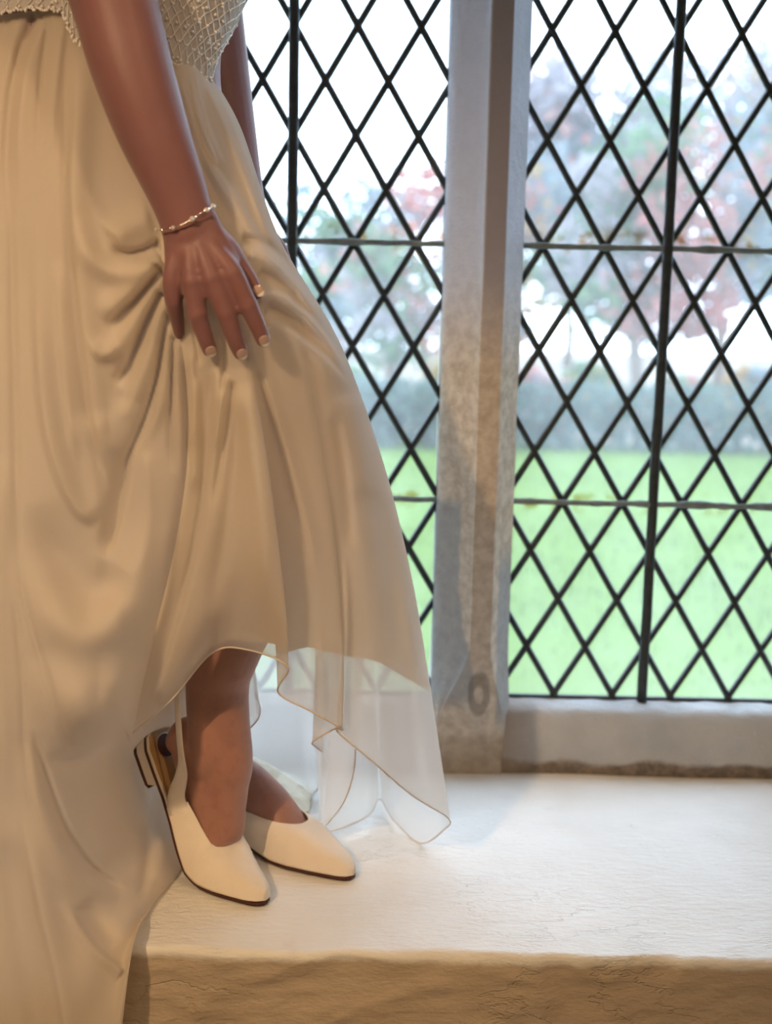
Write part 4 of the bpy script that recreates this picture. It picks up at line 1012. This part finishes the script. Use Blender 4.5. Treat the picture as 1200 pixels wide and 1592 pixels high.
# ------------------------------------------------------------------ shoes
def make_shoe(F, label, footlift=0):
    t = np.linspace(0, 1, 70)
    def wrap_pts(fn): return F(np.array(fn))
    root = None
    # upper: two cheeks that join over the toe, cut away behind the throat
    TH, XQ = .078, .178
    sx = np.unique(np.round(np.concatenate([np.linspace(0, .012, 9), np.linspace(.015, XQ, 56), TH + .010 * np.linspace(0, 1, 14) ** 2]), 6))
    NP = 48; G = np.zeros((len(sx), NP, 3))
    for i, x in enumerate(sx):
        w = shoe_w(x) + .0028 * sstep(x, 0, .012)
        top = np.interp(x, [0, .006, .02, .045, .078, .11, .15, .178], [.0075, .013, .0195, .028, .040, .044, .046, .045])
        if x <= TH: fc = 1.0
        else:
            s_ = (x - TH) / (XQ - TH); fc = 1 - .60 * s_ ** .60
        half = NP // 2
        for k in range(NP):
            sgn = 1 if k < half else -1
            a = (k / (half - 1)) if k < half else ((NP - 1 - k) / (half - 1))
            ph = a * fc * math.pi / 2
            y = w * math.cos(ph) ** .60 if ph < 1.57 else 0.
            z = .0035 + top * math.sin(ph) ** .95
            G[i, k] = (x, sgn * y, z)
    v = F(G).reshape(-1, 3); f = []
    half = NP // 2
    for i in range(len(sx) - 1):
        for k in range(NP - 1):
            if k == half - 1 and sx[i + 1] > TH + .0005: continue
            f.append((i * NP + k, (i + 1) * NP + k, (i + 1) * NP + k + 1, i * NP + k + 1))
    shoe = mesh_obj('slingback_shoe', v, f, M['shoe'], PERSON, True, label=label); adopt(shoe)
    so = shoe.modifiers.new('t', 'SOLIDIFY'); so.thickness = .0016; so.offset = 0
    # topline piping
    def G_(i, k): return F(G[i, k])
    i0 = int(np.argmax(sx > TH)); tl = [G_(i, half - 1) for i in range(len(sx) - 1, i0 - 1, -1)] + [G_(i0 - 1, half)] + [G_(i, half) for i in range(i0, len(sx))]
    b = MB(); b.tube(tl, .0011, 6); b.build('topline_binding', M['shoe'], shoe, True)
    # outsole, insole, rand
    def plate(z0, z1, dw, xa, xb, name, mat, n=60, lab=None, x_end_round=True):
        X = np.linspace(xa, xb, n); v = []; 
        for x in X:
            w = max(shoe_w(x) + dw, .0006)
            for (y, z) in ((-w, z0), (-w, z1), (-w * .5, z1), (0, z1), (w * .5, z1), (w, z1), (w, z0), (0, z0)): v.append((x, y, z))
        V_ = F(np.array(v)); f = grid_faces(n, 8, True) + [tuple(range(8)), tuple(range((n - 1) * 8, n * 8))[::-1]]
        o = mesh_obj(name, V_, f, mat, shoe, False); 
        if lab: o['label'] = lab
        return o
    plate(-.001, .0022, .0022, .001, SHOE_L - .0005, 'outsole', M['outsole'], lab='thin dark brown outsole')
    plate(.0022, .0048, .0012, .09, SHOE_L - .001, 'rand', M['shoe'])
    plate(.0048, .0062, -.0006, .03, SHOE_L - .002, 'insole', M['insole'], lab='tan leather insole')
    # heel block
    for (z0, z1, nm, mt, lb) in ((-.0150, -.001, 'heel_block', M['shoe'], None), (-.0195, -.0150, 'heel_tip', M['outsole'], 'dark brown heel tip')):
        n = 22; X = np.linspace(.208, SHOE_L - .0005, n); v = []
        for x in X:
            w = max(shoe_w(x) + .0008, .001)
            xo = x
            v += [(xo - (.004 if x < .215 else 0), -w, z1), (xo - (.004 if x < .215 else 0), w, z1), (xo, w * .96, z0), (xo, -w * .96, z0)]
        V_ = F(np.array(v)); f = grid_faces(n, 4, True) + [(0, 1, 2, 3), tuple(range((n - 1) * 4, n * 4))[::-1]]
        o = mesh_obj(nm, V_, f, mt, shoe, False)
        if lb: o['label'] = lb
    v = [(.242 + .013 * math.cos(a), .0145 * math.sin(a), .0068) for a in np.linspace(0, 2 * math.pi, 28, endpoint=False)]
    v += [(x, y, .0060) for x, y, z in v]
    mesh_obj('heel_pad', F(np.array(v)), [tuple(range(28))] + [(i, (i + 1) % 28, 28 + (i + 1) % 28, 28 + i) for i in range(28)], M['heelpad'], shoe, False, label='dark oval heel pad with silver rim')
    rim = [(.242 + .014 * math.cos(a), .0155 * math.sin(a), .0068) for a in np.linspace(0, 2 * math.pi, 28, endpoint=False)]
    b = MB(); b.tube(F(np.array(rim)), .0005, 5, closed=True); b.build('pad_rim', M['silver'], shoe, True)
    # sling strap
    h_ = [(.164, .0285, .0170), (.176, .0298, .0190), (.191, .0318, .0265), (.212, .0330, .0480), (.234, .0300, .073), (.251, .0175, .094)]
    path = np.array(h_ + [(.258, 0, .099)] + [(a, -b_, c) for a, b_, c in h_[::-1]])
    PW = F(path); CW = F(np.stack([np.clip(path[:, 0], .16, .235) * 0 + .205, 0 * path[:, 1], path[:, 2]], 1))
    if F is NEAR:      # the lifted heel pulls this strap straight up the side of the ankle and round the tendon
        q_ = [atY(283, 1198, 1.462), atY(279, 1150, 1.461), atY(276, 1100, 1.462), atY(274, 1050, 1.466), atY(282, 1018, 1.500), atY(300, 1020, 1.545), atY(310, 1060, 1.560)]
        PW = np.concatenate([PW[-3:][::-1], q_, PW[:3][::-1]]); C0 = [atY(335, 1090, 1.505)] * len(q_)
        CW = np.concatenate([CW[-3:][::-1], C0, CW[:3][::-1]])
        hw = np.array([.0130, .0120, .0095, .0066, .0050, .0045, .0044, .0044, .0045, .0050, .0088, .0120, .0130])
    else: hw = np.array([.0130, .0120, .0088, .0064, .0052, .0046, .0044, .0046, .0052, .0064, .0088, .0120, .0130])
    tt = np.linspace(0, len(PW) - 1, 110); Pm = catmull(PW, tt); Cm = catmull(CW, tt); wd = catmull(hw, tt)
    v = []
    for i in range(len(Pm)):
        T = Pm[min(i + 1, 109)] - Pm[max(i - 1, 0)]; T /= np.linalg.norm(T)
        N = Pm[i] - Cm[i]; N -= T * np.dot(N, T); N /= np.linalg.norm(N); W = np.cross(T, N)
        for s in (-1, -.5, 0, .5, 1): v.append(Pm[i] + W * wd[i] * s * F.k + N * .0008 * (1 - s * s))
    o = mesh_obj('sling_strap', v, grid_faces(110, 5), M['shoe'], shoe, True)
    so = o.modifiers.new('t', 'SOLIDIFY'); so.thickness = .0011; so.offset = 0
    return shoe
make_shoe(NEAR, 'ivory pointed slingback shoe with lifted heel, on the near foot')
make_shoe(FAR, 'ivory pointed slingback shoe flat on the ledge, on the far foot')

# ------------------------------------------------------------------ bracelet on the near wrist, beaded cuff at the far wrist
near_pts = [(243, 357), (252, 358), (266, 355), (282, 349), (296, 342), (310, 333), (322, 326), (332, 320)]
P = np.array(near_pts, float); t = np.linspace(0, 7, 46); q = catmull(P, t); s = np.linspace(-1, 1, 46)
fr_ = atY(q[:, 0], q[:, 1], 1.254 - .0275 * np.sqrt(np.maximum(0, 1 - s ** 2)))
bk = atY(q[::-1, 0], q[::-1, 1], 1.254 + .026 * np.sqrt(np.maximum(0, 1 - s ** 2)))[2:-2:3]
loop = np.concatenate([fr_, bk])
b = MB(); b.tube(loop, .00065, 6, closed=True)
chain = b.build('bracelet', M['silver'], PERSON, True, label='thin silver chain bracelet with small crystals on the near wrist'); adopt(chain)
for tt_, rr in ((.1, .0018), (.95, .0014), (2.0, .0012), (2.2, .0020), (3.0, .0011), (4.0, .0014), (4.2, .0027), (4.55, .0016), (5.7, .0013), (5.95, .0024), (6.3, .0013), (6.85, .0026)):
    k = int(tt_ / 7 * 45); p = fr_[k]; b = MB(); b.ball(p + (CAM - p) * .0006, rr, 8, 6); b.build('bead', M['crystal'] if rr > .0017 else M['silver'], chain, False)
b = MB()
c0, c1 = atY(418, 352, 1.49), atY(437, 392, 1.49)
cu = [c0 + (c1 - c0) * tq for tq in np.linspace(0, 1, 14)]
for i, p in enumerate(cu):
    for k in range(3): b.ball(p + rng.normal(size=3) * .0016, .0017, 6, 4)
cuff = b.build('beaded_trim', M['crystal'], PERSON, True, label='cluster of tiny clear beads peeking past the skirt below the far wrist'); adopt(cuff)
